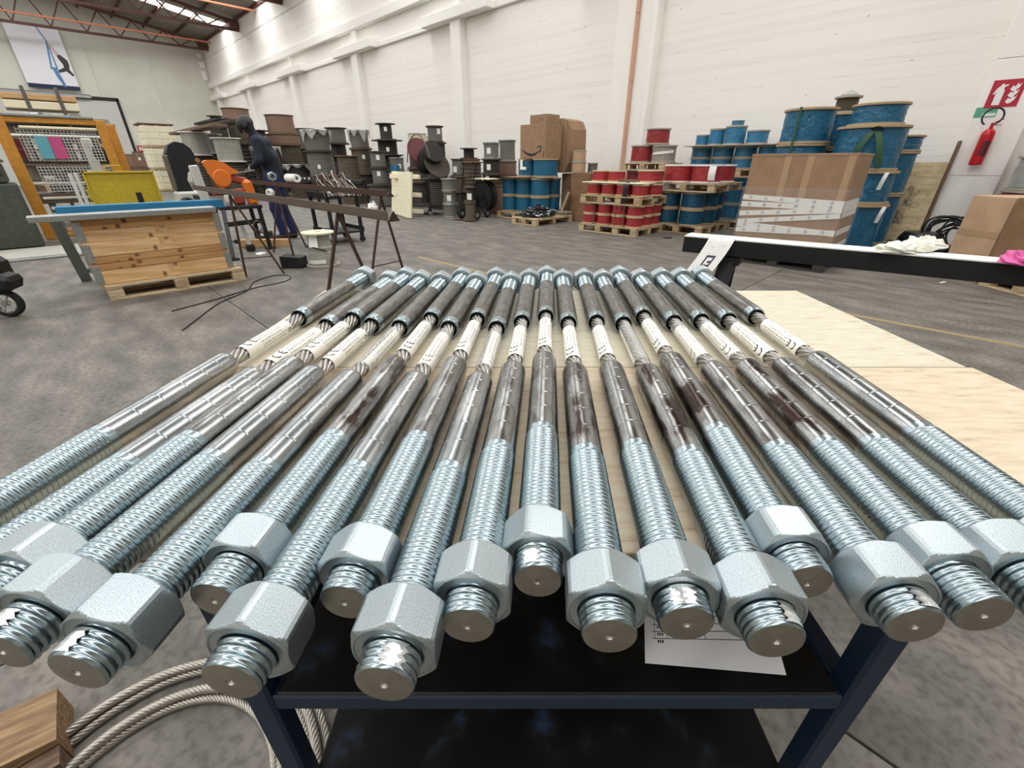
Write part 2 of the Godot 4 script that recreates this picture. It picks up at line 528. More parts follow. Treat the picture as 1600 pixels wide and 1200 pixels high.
func dirty_board_picture() -> Image:
	var im := Image.create(256, 256, false, Image.FORMAT_RGB8)
	var n := FastNoiseLite.new()
	n.seed = 8
	n.frequency = 0.02
	n.fractal_octaves = 5
	var f := FastNoiseLite.new()
	f.seed = 12
	f.frequency = 0.06
	for y in 256:
		for x in 256:
			var c = c8(168, 150, 116).lerp(c8(196, 178, 142), clampf(n.get_noise_2d(x * 0.4, y * 2.0) + 0.5, 0, 1))
			var q = Vector2((x - 110) / 80.0, (y - 140) / 80.0).length()
			var soot = clampf((1.15 - q + n.get_noise_2d(x + 500, y) * 1.1) * 1.1, 0, 1) * clampf(0.6 + f.get_noise_2d(x, y) * 1.4, 0, 1)
			if f.get_noise_2d(x * 1.7 + 90, y * 1.7) > 0.42:
				soot = maxf(soot, 0.45)
			im.set_pixel(x, y, c.lerp(c8(46, 42, 38), soot * 0.85))
	return im

# ------------------------------------------------------------------ the tie rods
func hex_nut(key: String, af: float, length: float, bore: float) -> Mesh:     # axis along y from 0 to length, corners rounded off by the turned chamfer
	if meshes.has(key):
		return meshes[key]
	var st = begin()
	var n = 72
	var r0 = af * 0.485
	var R = func(j):
		var a = fmod(TAU * j / n, PI / 3.0) - PI / 6.0
		return minf(af * 0.5 / cos(a), af * 0.5 * 1.125)
	var ts = [0.0, 0.001, 0.002, 0.0032, 0.0045, 0.006]
	var rows = []
	for t in ts:
		rows.append(t)
	for k in ts.size():
		rows.append(length - ts[ts.size() - 1 - k])
	var rad = func(j, y):
		var t = minf(y, length - y)
		return minf(R.call(j), r0 + t * 1.35)
	for k in rows.size() - 1:
		for j in n:
			var v = []
			for w in [[j, k], [j + 1, k], [j + 1, k + 1], [j, k + 1]]:
				var a = TAU * w[0] / n
				var r = rad.call(w[0] % n, rows[w[1]])
				v.append(Vector3(cos(a) * r, rows[w[1]], sin(a) * r))
			var nn = (v[2] - v[0]).cross(v[3] - v[1])
			if nn.length() < 1e-12:
				continue
			nn = nn.normalized()
			if nn.dot(Vector3(v[0].x, 0, v[0].z)) < 0:
				nn = -nn
			quad(st, v[0], v[1], v[2], v[3], nn)
	add_lathe(st, [Vector2(bore, 0.006), Vector2(bore, 0.0022), Vector2(bore + 0.0014, 0.0012), Vector2(bore + 0.0075, 0.0012), Vector2(bore + 0.0082, 0.0), Vector2(r0, 0.0)].duplicate(), 48)
	add_lathe(st, [Vector2(r0, length), Vector2(bore, length), Vector2(bore, length - 0.006)], 48)
	meshes[key] = st.commit()
	return meshes[key]
func thread_profile(y0: float, y1: float, R: float, pitch: float, depth: float) -> Array:
	var p = []
	var y = y0
	while y + pitch < y1:
		for q in 8:
			p.append(Vector2(R - depth * (0.5 + 0.5 * cos(TAU * q / 8.0)), y + pitch * q / 8.0))
		y += pitch
	p.append(Vector2(R - depth, y))
	p.append(Vector2(R - depth, y1))
	return p
func rope_mesh(key: String, length: float, R: float, strands: int, lay: float, lobes := 7) -> Mesh:
	if meshes.has(key):
		return meshes[key]
	var st = begin()
	var rs = R / (1.0 + 1.0 / sin(PI / strands)) * 1.05
	var rc = R - rs
	var steps = int(length / 0.006)
	for k in strands:
		var pts = []
		for i in steps + 1:
			var y = length * i / steps
			var a = TAU * k / strands + TAU * y / lay
			pts.append(Vector3(cos(a) * rc, y, sin(a) * rc))
		add_tube(st, pts, rs, 14, false, lobes, 0.09, 60.0)
	add_lathe(st, [Vector2(rc, 0), Vector2(rc, length)], 12)
	meshes[key] = st.commit()
	return meshes[key]
func label_picture(k: int) -> Image:
	# a printed paper label: rows of small type, a rating mark and a ring mark
	var im := Image.create(256, 128, false, Image.FORMAT_RGB8)
	im.fill(c8(243, 238, 228))
	var r := RandomNumberGenerator.new()
	r.seed = 40 + k
	var ink = c8(86, 80, 82)
	for row in 7:
		var y = 12 + row * 15
		var x = 74 if row < 5 else 80
		var last = 236 - r.randi_range(0, 50)
		while x < last:
			var w = r.randi_range(2, 6)
			for q in w:
				im.fill_rect(Rect2i(x + q, y + r.randi_range(0, 3), 1, r.randi_range(2, 6)), ink)
			x += w + r.randi_range(2, 5)
	var arc = func(cx, cy, rad, a0, a1):
		for s in 60:
			var a = lerpf(a0, a1, s / 59.0)
			im.fill_rect(Rect2i(int(cx + cos(a) * rad), int(cy + sin(a) * rad), 4, 4), c8(30, 28, 30))
	arc.call(32, 46, 15, PI * 0.5, PI * 1.5)      # C
	arc.call(62, 46, 15, PI * 0.5, PI * 1.5)      # E
	im.fill_rect(Rect2i(48, 46, 14, 4), c8(30, 28, 30))
	arc.call(240, 96, 8, 0.0, TAU)
	return im
func build_rods():
	var lm = []
	for k in 3:
		lm.append(printed("rod_label_%d" % k, label_picture(k), 0.5))
	var X = Vector3(-PI / 2, 0, 0)
	var R = 0.024
	var tp = [Vector2(0.0002, 0.007), Vector2(0.0012, 0.0065), Vector2(0.0038, 0.0)]
	var thr = [Vector2(R - 0.0022, 0.0004), Vector2(R - 0.0006, 0.0022), Vector2(R - 0.0006, 0.0038)]
	thr.append_array(thread_profile(0.0042, 0.236, R, 0.0064, 0.0017))
	thr.append_array([Vector2(R - 0.001, 0.2365), Vector2(R - 0.001, 0.244), Vector2(0.0235, 0.247)])
	var m_thread = lathe("rod_thread", thr, 44, true)
	var m_face = lathe("rod_face", [Vector2(R - 0.0022, 0.0004), Vector2(0.0038, 0.0), Vector2(0.0012, 0.0065), Vector2(0.0002, 0.007)], 40)
	var m_nut = hex_nut("rod_nut", 0.0685, 0.042, 0.0242)
	var soc = [Vector2(0.0235, 0.246)]
	for s in [0.29, 0.335, 0.382, 0.43, 0.468]:
		soc.append_array([Vector2(0.0235, s), Vector2(0.02315, s + 0.0012), Vector2(0.0235, s + 0.0024)])
	for k in 7:
		var a = PI / 2 * k / 6.0
		soc.append(Vector2(0.0165 + 0.007 * cos(a), 0.496 + 0.016 * sin(a)))
	soc.append(Vector2(0.0145, 0.512))
	var m_soc = lathe("rod_socket", soc, 48)
	var m_rope = rope_mesh("rod_rope", 0.31, 0.0146, 8, 0.17)
	var m_far = lathe("rod_far", [Vector2(0.018, 0.85), Vector2(0.018, 0.786), Vector2(0.0195, 0.781)], 40)
	var m_ring = lathe("rod_ring", [Vector2(0.0185, 0.786), Vector2(0.0195, 0.779), Vector2(0.0222, 0.779), Vector2(0.0232, 0.784), Vector2(0.0235, 0.806)], 40)
	var m_tube = lathe("rod_tube", [Vector2(0.0235, 0.806), Vector2(0.0237, 0.807), Vector2(0.0237, 1.078), Vector2(0.0222, 1.082)], 40)
	var m_fthr = lathe("rod_far_thread", thread_profile(1.08, 1.262, 0.0228, 0.005, 0.0012) + [Vector2(0.0205, 1.268), Vector2(0.0002, 1.268)], 32)
	var m_fnut = hex_nut("rod_far_nut", 0.0685, 0.041, 0.0231)
	var m_lab = {}
	var caps = [[-0.60, 0.262], [-0.522, 0.2], [-0.468, 0.25], [-0.412, 0.207], [-0.337, 0.191], [-0.268, 0.252], [-0.214, 0.184], [-0.15, 0.25], [-0.097, 0.182], [-0.038, 0.228], [0.024, 0.272], [0.081, 0.219], [0.1495, 0.23], [0.218, 0.215], [0.277, 0.27], [0.343, 0.228], [0.412, 0.238], [0.484, 0.243], [0.570, 0.272]]
	var far = [-0.508, -0.405, -0.362, -0.302, -0.232, -0.170, -0.116, -0.054, -0.004, 0.057, 0.119, 0.168, 0.240, 0.300, 0.367, 0.429, 0.501, 0.570, 0.652]
	var roll = [0, 8, -12, -6, 18, 8, 34, 22, 32, 28, 12, 29, 27, 26, -6, -8, -12, -14, 10]
	var froll = [30, 12, 25, 28, 30, 26, 33, 30, 28, 31, 28, 30, 32, 28, 30, 34, 30, 27, 33]
	var labroll = [40, 45, 35, 30, 140, 50, 40, 20, 105, 10, 5, 0, -10, 170, -30, -60, -30, -45, -40]
	var stain = [0, 0, 1, 0, 0, 2, 0, 1, 0, 1, 1, 2, 1, 2, 2, 1, 2, 1, 0]
	for k in 19:
		var dz = 1.19 * cos(0.05)
		var yaw = -atan2(far[k] - caps[k][0], dz)
		var nth = ["outermost", "second", "third", "fourth", "fifth", "sixth", "seventh", "eighth", "ninth", "tenth"]
		var kindof = "brown stained tie rod" if stain[k] == 2 else ("sleeved tie rod" if k in [4, 8, 13] else "grey steel tie rod")
		var lab = "%s, %s in the row from the %s" % [kindof, nth[k] if k < 9 else nth[18 - k], "open floor edge" if k < 9 else "bare stretch of plywood"]
		var t = thing("tie_rod", lab, "tie rod", Vector3(caps[k][0], 0.8498, -caps[k][1]), yaw, "steel tie rods in a row on the plywood")
		part(t, "threaded_end", m_thread, M.zinc, Vector3.ZERO, X)
		part(t, "end_face", m_face, M.end_face, Vector3.ZERO, X)
		part(t, "nut", m_nut, M.zinc_nut, Vector3(0, 0, -[0.03, 0.024, 0.024, 0.028, 0.022, 0.033, 0.021, 0.022, 0.022, 0.022, 0.024, 0.021, 0.021, 0.021, 0.026, 0.021, 0.036, 0.034, 0.024][k]), X + Vector3(0, 0, 0)).rotate_object_local(Vector3.UP, deg_to_rad(roll[k]))
		if k in [3, 4, 8, 10, 12, 13, 15]:
			part(t, "hammered_flat", hammered(k), M.bright_cut)
		part(t, "socket", m_soc, M["tube_steel_%d" % stain[k]], Vector3.ZERO, X).rotate_object_local(Vector3.UP, k * 0.9)
		part(t, "wire_rope", m_rope, M.rope_steel, Vector3(0, 0, -0.505), X).rotate_object_local(Vector3.UP, k * 0.37)
		var ln = [0.165, 0.18, 0.172][k % 3]
		var key = "label_%d" % (k % 3)
		if not m_lab.has(key):
			m_lab[key] = sheet(func(s, q): return Vector3(sin((q - 0.5) * 4.1) * 0.0153, cos((q - 0.5) * 4.1) * 0.0153, -0.553 - s * ln), 8, 24, 0.0006)
		part(t, "paper_label", m_lab[key], lm[k % 3], Vector3.ZERO, Vector3(0, 0, deg_to_rad(-labroll[k])))
		if k in [4, 8, 13, 6, 15, 16]:
			part(t, "clear_sleeve", lathe("sleeve", [Vector2(0.0162, 0.545), Vector2(0.0162, 0.745)], 32), M.sleeve_clear, Vector3.ZERO, X)
		part(t, "far_bore", m_far, M.zinc, Vector3.ZERO, X)
		part(t, "far_collar", m_ring, M.zinc, Vector3.ZERO, X)
		part(t, "far_socket", m_tube, M.tube_dark, Vector3.ZERO, X).rotate_object_local(Vector3.UP, k * 1.3)
		part(t, "far_threaded_end", m_fthr, M.zinc, Vector3.ZERO, X)
		part(t, "far_nut", m_fnut, M.zinc_nut, Vector3(0, 0, -1.192), X).rotate_object_local(Vector3.UP, deg_to_rad(froll[k]))
func hammered(k: int) -> Mesh:     # threads beaten flat at the tip, a jagged bright patch
	var r := RandomNumberGenerator.new()
	r.seed = 300 + k
	var st = begin()
	var a0 = r.randf_range(-0.5, 0.45)
	var w = r.randf_range(0.34, 0.5)
	for i in 3:
		var z0 = -0.002 - i * 0.0062
		var z1 = z0 - 0.0062
		var q = [Vector2(-w * (0.8 + r.randf() * 0.3), z0), Vector2(-w * 0.62, (z0 + z1) / 2), Vector2(-w * (0.8 + r.randf() * 0.3), z1), Vector2(w * (0.8 + r.randf() * 0.3), z1), Vector2(w * 0.62, (z0 + z1) / 2), Vector2(w * (0.8 + r.randf() * 0.3), z0)]
		var P = func(v: Vector2): return Vector3(sin(a0 + v.x) * 0.0249, cos(a0 + v.x) * 0.0249, v.y)
		for s in 6:
			var e0 = q[0].lerp(q[5], s / 6.0)
			var e1 = q[0].lerp(q[5], (s + 1) / 6.0)
			var m0 = q[1].lerp(q[4], s / 6.0)
			var m1 = q[1].lerp(q[4], (s + 1) / 6.0)
			var f0 = q[2].lerp(q[3], s / 6.0)
			var f1 = q[2].lerp(q[3], (s + 1) / 6.0)
			quad(st, P.call(e0), P.call(e1), P.call(m1), P.call(m0), Vector3(sin(a0 + m0.x), cos(a0 + m0.x), 0.04).normalized())
			quad(st, P.call(m0), P.call(m1), P.call(f1), P.call(f0), Vector3(sin(a0 + m0.x), cos(a0 + m0.x), -0.04).normalized())
	return st.commit()

# ------------------------------------------------------------------ the cart under the rods
func build_cart():
	var x0 = -0.335
	var x1 = 0.455
	var zf = 0.325
	var zb = 1.22
	var t = thing("workshop_cart", "navy steel cart with black trays carrying plywood and tie rods", "cart", Vector3(0.06, 0, -0.77))
	var o = Vector3(0.06, 0, -0.77)
	for x in [x0, x1]:
		for z in [zf, zb]:
			part(t, "leg", box(0.034, 0.70, 0.034, 0.004), M.navy, Vector3(x, 0.437, -z) - o)
			var w = part(t, "caster", lathe("caster", [Vector2(0.001, -0.016), Vector2(0.04, -0.016), Vector2(0.043, -0.01), Vector2(0.043, 0.01), Vector2(0.04, 0.016), Vector2(0.001, 0.016)], 24), M.rubber, Vector3(x, 0.043, -z) - o, Vector3(0, 0, PI / 2))
	for y in [0.77, 0.56]:
		for z in ([zf, zb] if y < 0.7 else [zb]):
			part(t, "rail", box(x1 - x0 - 0.034, 0.03, 0.03, 0.003), M.navy, Vector3((x0 + x1) / 2, y, -z) - o)
		for x in [x0, x1]:
			part(t, "rail", box(0.03, 0.03, zb - zf - 0.034, 0.003), M.navy, Vector3(x, y, -(zf + zb) / 2) - o)
	part(t, "tray", box(x1 - x0 - 0.05, 0.006, zb - zf + 0.026, 0.002), M.shelf_black, Vector3((x0 + x1) / 2, 0.578, -(zf + zb) / 2) - o)
	var lw = x1 - x0 - 0.05
	part(t, "lower_tray", box(lw, 0.01, zb - zf + 0.04, 0.002), M.shelf_black, Vector3((x0 + x1) / 2, 0.335, -(zf + zb) / 2) - o)
	for x in [x0, x1]:
		part(t, "support_beam", box(0.05, 0.02, zb - zf, 0.003), M.navy, Vector3(x, 0.797, -(zf + zb) / 2) - o)
	var p = thing("plywood_sheet", "bare pale plywood sheet on the cart under the rods' far sockets", "plywood", Vector3(0.16, 0.8163, -1.1), 0.0, "plywood sheets on the cart")
	part(p, "veneer", box(1.56, 0.012, 0.594, 0.001), M.ply, Vector3(0, 0.0028, 0))
	part(p, "core", box(1.556, 0.006, 0.592, 0.001), M.ply_edge, Vector3(0, -0.006, 0))
	p = thing("plywood_sheet", "plywood sheet on the cart whose edge faces the hanging nuts", "plywood", Vector3(0.165, 0.8163, -0.563), 0.0, "plywood sheets on the cart")
	part(p, "veneer", box(1.57, 0.012, 0.472, 0.001), M.ply_front, Vector3(0, 0.0028, 0))
	part(p, "core", box(1.566, 0.006, 0.47, 0.001), M.ply_edge, Vector3(0, -0.006, 0))
	# the drawing on the tray
	var im := Image.create(512, 360, false, Image.FORMAT_RGB8)
	im.fill(c8(232, 230, 232))
	var r := RandomNumberGenerator.new()
	r.seed = 3
	for k in 4:
		im.fill_rect(Rect2i(30, 205 + k * 24, 390, 3), c8(110, 108, 116))
	for x in [40, 90, 240, 417]:
		im.fill_rect(Rect2i(x, 205, 3, 74), c8(110, 108, 116))
	for k in 12:
		im.fill_rect(Rect2i(52 + (k % 3) * 9, 211 + (k / 3) * 24, 6, 10), c8(60, 58, 64))
	var pm = printed("drawing_print", im, 0.85)
	var tr = 0.582
	var a = F(1005, 890, tr)
	var b = F(1165, 880, tr)
	var c = F(1228, 1056, 0.60)
	var d = F(1008, 1036, 0.583)
	part(thing("drawing_sheet", "white printed drawing sheet lying on the black cart tray", "paper", Vector3.ZERO), "sheet", sheet(func(s, q):
		var v = a.lerp(b, s).lerp(d.lerp(c, s), q)
		v.y = maxf(v.y, 0.583) + 0.012 * sin(q * 3.0) * s
		return v, 12, 12, 0.0006), pm)

# ------------------------------------------------------------------ reels and pallets
func make_unit_shapes():
	lathe("u_flange", [Vector2(0.001, 0.0), Vector2(0.985, 0.0), Vector2(1.0, 0.12), Vector2(1.0, 0.88), Vector2(0.985, 1.0), Vector2(0.22, 1.0), Vector2(0.22, 0.4), Vector2(0.001, 0.4)], 36)
	var p = []
	var n = 13
	for k in n:
		for s in 4:
			p.append(Vector2(0.955 + 0.045 * sin(PI * s / 4.0), (k + s / 4.0) / n))
	p.append(Vector2(0.955, 1.0))
	lathe("u_wound", p, 32)
	p = []
	for k in 9:
		p.append(Vector2(1.0 - 0.05 * sin(PI * k / 8.0), k / 8.0))
	lathe("u_waist", p, 32)
	lathe("u_drum", [Vector2(0.97, 0.0), Vector2(1.0, 0.04), Vector2(1.0, 0.5), Vector2(1.0, 0.96), Vector2(0.97, 1.0)], 32)
	# crumpled film round a drum
	var st = begin()
	var f := FastNoiseLite.new()
	f.seed = 4
	f.frequency = 1.0
	var P = func(i, j):
		var a = TAU * i / 40.0
		var y = j / 12.0
		var r = 0.97 + 0.045 * f.get_noise_3d(cos(a) * 2.2, y * 2.6, sin(a) * 2.2)
		return Vector3(cos(a) * r, y, sin(a) * r)
	for j in 12:
		for i in 40:
			quad(st, P.call(i, j), P.call((i + 1) % 40, j), P.call((i + 1) % 40, j + 1), P.call(i, j + 1), Vector3(cos(TAU * (i + 0.5) / 40.0), 0, sin(TAU * (i + 0.5) / 40.0)).lerp((P.call((i + 1) % 40, j) - P.call(i, j)).cross(P.call(i, j + 1) - P.call(i, j)).normalized() * -1.0, 0.6).normalized())
	meshes["u_crumpled"] = st.commit()
# spec: [winding material, winding shape, flange material, winding radius over flange radius, label, group]
var KIND := {}
func reel(spec: String, base: Vector3, r: float, h: float, tilt := Vector3.ZERO, ft := 0.03, label := "") -> Node3D:
	var s = KIND[spec]
	var t = thing(s[6] if s.size() > 6 else "cable_reel", s[4] if label == "" else label, "reel", base, rng.randf() * TAU, s[5])
	if tilt != Vector3.ZERO:
		t.rotation = tilt
	ft = minf(ft, h * 0.12)
	part(t, "flange", meshes["u_flange"], M[s[2]], Vector3(0, 0, 0), Vector3.ZERO, Vector3(r, ft, r))
	part(t, "flange", meshes["u_flange"], M[s[2]], Vector3(0, h - ft, 0), Vector3.ZERO, Vector3(r, ft, r))
	part(t, "winding", meshes[s[1]], M[s[0]], Vector3(0, ft, 0), Vector3.ZERO, Vector3(r * s[3], h - 2.0 * ft, r * s[3]))
	if spec.begins_with("heap") and rng.randf() < 0.35:      # a paper tag on the side that shows
		var a = atan2(-base.x, -base.z) + rng.randf_range(-0.6, 0.6) - t.rotation.y
		var q = r * s[3] * 1.01
		part(t, "paper_tag", box(0.1, 0.13, 0.004, 0.001), M.paper_white, Vector3(sin(a) * q, h * rng.randf_range(0.35, 0.7), cos(a) * q), Vector3(0, a, 0))
	return t
func px_radius(px, py, d, w) -> float:       # half of w pixels at that place
	var a = Wp(px - w * 0.5, py, d)
	var b = Wp(px + w * 0.5, py, d)
	var p = Wp(px, py, d)
	return w * 0.5 / FOC * ((-p.z) * cos(PITCH) - (p.y - HC) * sin(PITCH))
func stack(px, py, d, base: float, list: Array, phrase := "") -> float:     # reels one on another; px, py: a pixel on the axis; list of [kind, top pixel, width in pixels]
	var u = uat(px, py, d)
	var h = base
	var n = 0
	for e in list:
		var rr = px_radius(px, e[1], d, e[2])
		var axis = WD(u, d, 0)
		# the top is seen at the front rim of the flange
		var front = axis + Vector3(-axis.x, 0, -axis.z).normalized() * rr * 0.9
		var top = HC + (axis.length() - rr * 0.9) / Vector2(ray(px, e[1]).x, ray(px, e[1]).z).length() * ray(px, e[1]).y
		var hh = maxf(top - h, 0.1)
		var lab = ""
		if phrase != "":
			lab = "%s, %s of the stack %s" % [KIND[e[0]][7], "topmost" if n == list.size() - 1 and n > 0 else ["lowest", "second", "third", "fourth"][n], phrase]
		reel(e[0], WD(u, d, h), rr, hh, Vector3.ZERO, 0.03, lab)
		n += 1
		h += hh
	return h
func pallet(at: Vector3, turn: float, L := 1.2, W := 0.8, nx := 3, nz := 3, label := "", tone := "pallet", group := "pallets under the reels") -> Node3D:
	var t = thing("pallet", label, "pallet", at, turn, group)
	var tones = [tone, tone + "_b"]
	var bl = 0.1
	for i in nx:
		for j in nz:
			part(t, "block", box(0.12, 0.078, bl, 0.004), M[tones[(i + j) % 2]], Vector3(lerpf(-L / 2 + 0.06, L / 2 - 0.06, float(i) / (nx - 1)), 0.061, lerpf(-W / 2 + bl / 2, W / 2 - bl / 2, float(j) / (nz - 1))))
	for j in nz:
		part(t, "bottom_board", box(L, 0.02, bl, 0.003), M[tones[j % 2]], Vector3(0, 0.011, lerpf(-W / 2 + bl / 2, W / 2 - bl / 2, float(j) / (nz - 1))))
	for i in nx:
		part(t, "stringer", box(0.12, 0.02, W, 0.003), M[tones[(i + 1) % 2]], Vector3(lerpf(-L / 2 + 0.06, L / 2 - 0.06, float(i) / (nx - 1)), 0.111, 0))
	var nb = int(W / 0.16)
	for j in nb:
		part(t, "deck_board", box(L, 0.022, 0.12, 0.003), M[tones[j % 2]], Vector3(rng.randf_range(-0.008, 0.008), 0.133, lerpf(-W / 2 + 0.06, W / 2 - 0.06, float(j) / (nb - 1))))
	return t
const WALL_TURN := -PI / 4

# ------------------------------------------------------------------ the hall
func L(u, d, h = 0.0) -> Vector3:      # the same place in the axes of a node turned by WALL_TURN
	return Vector3(-u, h, -d)
func lbox(parent, called, u0, u1, d0, d1, h0, h1, material, bev := 0.01) -> MeshInstance3D:
	return part(parent, called, box(absf(u1 - u0), absf(h1 - h0), absf(d1 - d0), bev), material, L((u0 + u1) / 2.0, (d0 + d1) / 2.0, (h0 + h1) / 2.0))
func roof_h(d) -> float:
	return 8.28 + 0.156 * (10.6 - d) if d > -1.2 else 8.28 + 0.156 * 11.8 - 0.156 * (-1.2 - d)
const U0 := -11.5
const U1 := 40.0
const D0 := -13.0
const D1 := 10.6
const SKY := [-4.6, 1.9, 8.4, 14.9, 21.4, 27.9, 34.35]
const COLS := [0.15, 6.6, 12.8, 19.2, 25.7, 32.2, 38.6, -6.3]

func build_hall():
	var f = structure("floor", Vector3.ZERO, WALL_TURN, "worn grey concrete floor slabs")
	lbox(f, "base", U0 - 0.3, U1 + 0.3, D0 - 0.3, D1 + 0.3, -0.3, -0.012, M.iron)
	var us = [U0 - 0.3]
	for k in 13:
		if 1.45 + 4.15 * (k - 3) > U0 and 1.45 + 4.15 * (k - 3) < U1:
			us.append(1.45 + 4.15 * (k - 3))
	us.append(U1 + 0.3)
	var ds = [D0 - 0.3, -5.1, 0.93, 7.0, D1 + 0.3]
	for i in us.size() - 1:
		for j in ds.size() - 1:
			lbox(f, "slab", us[i] + 0.004, us[i + 1] - 0.004, ds[j] + 0.004, ds[j + 1] - 0.004, -0.02, 0.0, M.concrete, 0.002)
	for y in [[2.6, 5.4, 3.5], [-1.6, 0.75, 4.72]]:
		var ln = thing("floor_marking", "worn yellow painted line on the floor %s" % ("by the trestles" if y[2] < 4 else "below the long steel rail"), "floor marking", Vector3.ZERO, WALL_TURN)
		lbox(ln, "paint", y[0], y[1], y[2] - 0.035, y[2] + 0.035, 0.0005, 0.0018, M.yellow_line, 0.0004)
	# long wall
	var w = structure("wall_right", Vector3.ZERO, WALL_TURN, "long white painted concrete wall with columns and beams")
	var seams = [U0 - 0.3, -6.3, 0.15, 6.6, 12.8, 19.2, 25.7, 32.2, U1 + 0.3]
	for k in seams.size() - 1:
		for hh in [[-0.02, 5.1], [5.1, 7.4], [7.415, 9.0]]:
			lbox(w, "panel", seams[k] + 0.006, seams[k + 1] - 0.006, D1, D1 + 0.3, hh[0], hh[1], M.wall_paint, 0.012)
	lbox(w, "backing", U0 - 0.3, U1 + 0.3, D1 + 0.1, D1 + 0.34, -0.02, 9.0, M.roof_sheet)
	for c in COLS:
		var wide = c == 6.6
		var pil = c == 0.15
		if wide:
			lbox(w, "column", c - 0.5, c + 0.5, D1 - 0.14, D1 + 0.05, 0.0, 5.05, M.beam_paint, 0.015)
			lbox(w, "column_strip", c - 0.58, c - 0.46, D1 - 0.24, D1 + 0.05, 0.0, 5.05, M.beam_paint, 0.012)
		elif pil:
			lbox(w, "column", c - 0.3, c + 0.3, D1 - 0.3, D1 + 0.05, 0.0, 1.02, M.beam_paint, 0.006)
			lbox(w, "column", c - 0.3, c + 0.3, D1 - 0.3, D1 + 0.05, 1.024, 2.52, M.beam_paint, 0.006)
			lbox(w, "column", c - 0.3, c + 0.3, D1 - 0.3, D1 + 0.05, 2.524, 5.05, M.beam_paint, 0.006)
		else:
			lbox(w, "column", c - 0.235, c + 0.235, D1 - 0.25, D1 + 0.05, 0.0, 5.05, M.beam_paint, 0.015)
		lbox(w, "bracket", c - 1.58, c + 1.58, D1 - 0.37, D1 + 0.05, 5.02, 5.29, M.beam_paint, 0.015)
		lbox(w, "stub_column", c - 0.17, c + 0.17, D1 - 0.15, D1 + 0.05, 5.27, 5.8, M.beam_paint, 0.015)
	lbox(w, "ledge", U0, U1, D1 - 0.09, D1 + 0.02, 5.02, 5.17, M.beam_paint, 0.015)
	lbox(w, "beam", U0, U1, D1 - 0.2, D1 + 0.02, 5.76, 6.05, M.beam_paint, 0.015)
	# far wall with the big sliding door
	w = structure("wall_back", Vector3.ZERO, WALL_TURN, "pale grey green sheet wall at the end of the hall")
	var dd = D0 - 0.3
	while dd < D1 + 0.3:
		lbox(w, "panel", U1, U1 + 0.25, dd + 0.002, minf(dd + 2.95, D1 + 0.32) - 0.002, -0.02, 10.6, M.back_wall, 0.004)
		dd += 2.95
	for e in [[7.45, 7.7, 0.06], [6.9, 7.25, 0.09], [6.2, 6.75, 0.05]]:
		lbox(w, "torn_edge", U1 - 0.1, U1, D1 - 0.45, D1 - 0.2 + e[2], e[0], e[1], M.beam_paint, 0.03)
	w = structure("door_1", Vector3.ZERO, WALL_TURN, "pale sliding door with dark frame under the banner")
	lbox(w, "frame", U1 - 0.1, U1, 5.02, 5.16, 0.0, 4.75, M.iron)
	lbox(w, "frame", U1 - 0.1, U1, -4.0, 5.16, 4.6, 4.78, M.iron)
	lbox(w, "leaf", U1 - 0.06, U1, -4.0, 5.02, 0.0, 4.6, M.grey_paint)
	lbox(w, "track_pipe", U1 - 0.3, U1 - 0.1, -4.0, 3.9, 4.62, 4.84, M.galvanised, 0.08)
	# walls out of view that close the hall
	w = structure("wall_left", Vector3.ZERO, WALL_TURN, "painted wall on the other long side")
	lbox(w, "panel", U0 - 0.3, U1 + 0.3, D0 - 0.3, D0, -0.02, 9.0, M.back_wall)
	w = structure("wall_front", Vector3.ZERO, WALL_TURN, "painted wall behind the viewer")
	lbox(w, "panel", U0 - 0.3, U0, D0, D1, -0.02, 10.6, M.back_wall)
	# roof
	var c = structure("ceiling", Vector3.ZERO, WALL_TURN, "pitched sheet roof on red steel trusses with skylights")
	for side in [[10.9, -1.2], [-13.4, -1.2]]:
		var edges = [U0 - 0.4]
		for s in SKY:
			edges.append(s - 0.55)
			edges.append(s + 0.55)
		edges.append(U1 + 0.4)
		for k in range(0, edges.size(), 2):
			var um = (edges[k] + edges[k + 1]) / 2.0
			part(c, "roof_sheet", bar(L(um, side[0], roof_h(side[0]) + 0.05), L(um, side[1], roof_h(side[1]) + 0.05), edges[k + 1] - edges[k], 0.06), M.roof_sheet)
		for s in SKY:
			part(c, "skylight", bar(L(s, side[0], roof_h(side[0]) + 0.05), L(s, side[1], roof_h(side[1]) + 0.05), 1.1, 0.03), M.skylight)
	for k in 9:
		for sg in [1.0, -1.0]:
			var d = -1.2 + sg * (0.15 + k * 1.45)
			if d < D0 or d > D1:
				continue
			part(c, "purlin", box(U1 - U0, 0.14, 0.07, 0.005), M.truss_red, L((U0 + U1) / 2.0, d, roof_h(d) - 0.05))
	for k in 8:
		var u = 38.6 - 6.5 * k
		var t = structure("trim_%d" % (k + 1), Vector3.ZERO, WALL_TURN, "red brown steel lattice roof truss")
		var m = M.truss_red
		part(t, "bottom_chord", bar(L(u, D0, 7.74), L(u, D1, 7.74), 0.12, 0.12), m)
		for sg in [[10.55, -1.2], [-12.95, -1.2]]:
			part(t, "top_chord", bar(L(u, sg[0], roof_h(sg[0]) - 0.2), L(u, sg[1], roof_h(sg[1]) - 0.2), 0.12, 0.12), m)
			for q in 8:
				var da = lerpf(sg[0], sg[1], q / 8.0)
				var db = lerpf(sg[0], sg[1], (q + 0.5) / 8.0)
				var dc = lerpf(sg[0], sg[1], (q + 1) / 8.0)
				part(t, "web", bar(L(u, da, 7.78), L(u, db, roof_h(db) - 0.24), 0.06, 0.06), m)
				part(t, "web", bar(L(u, db, roof_h(db) - 0.24), L(u, dc, 7.78), 0.06, 0.06), m)
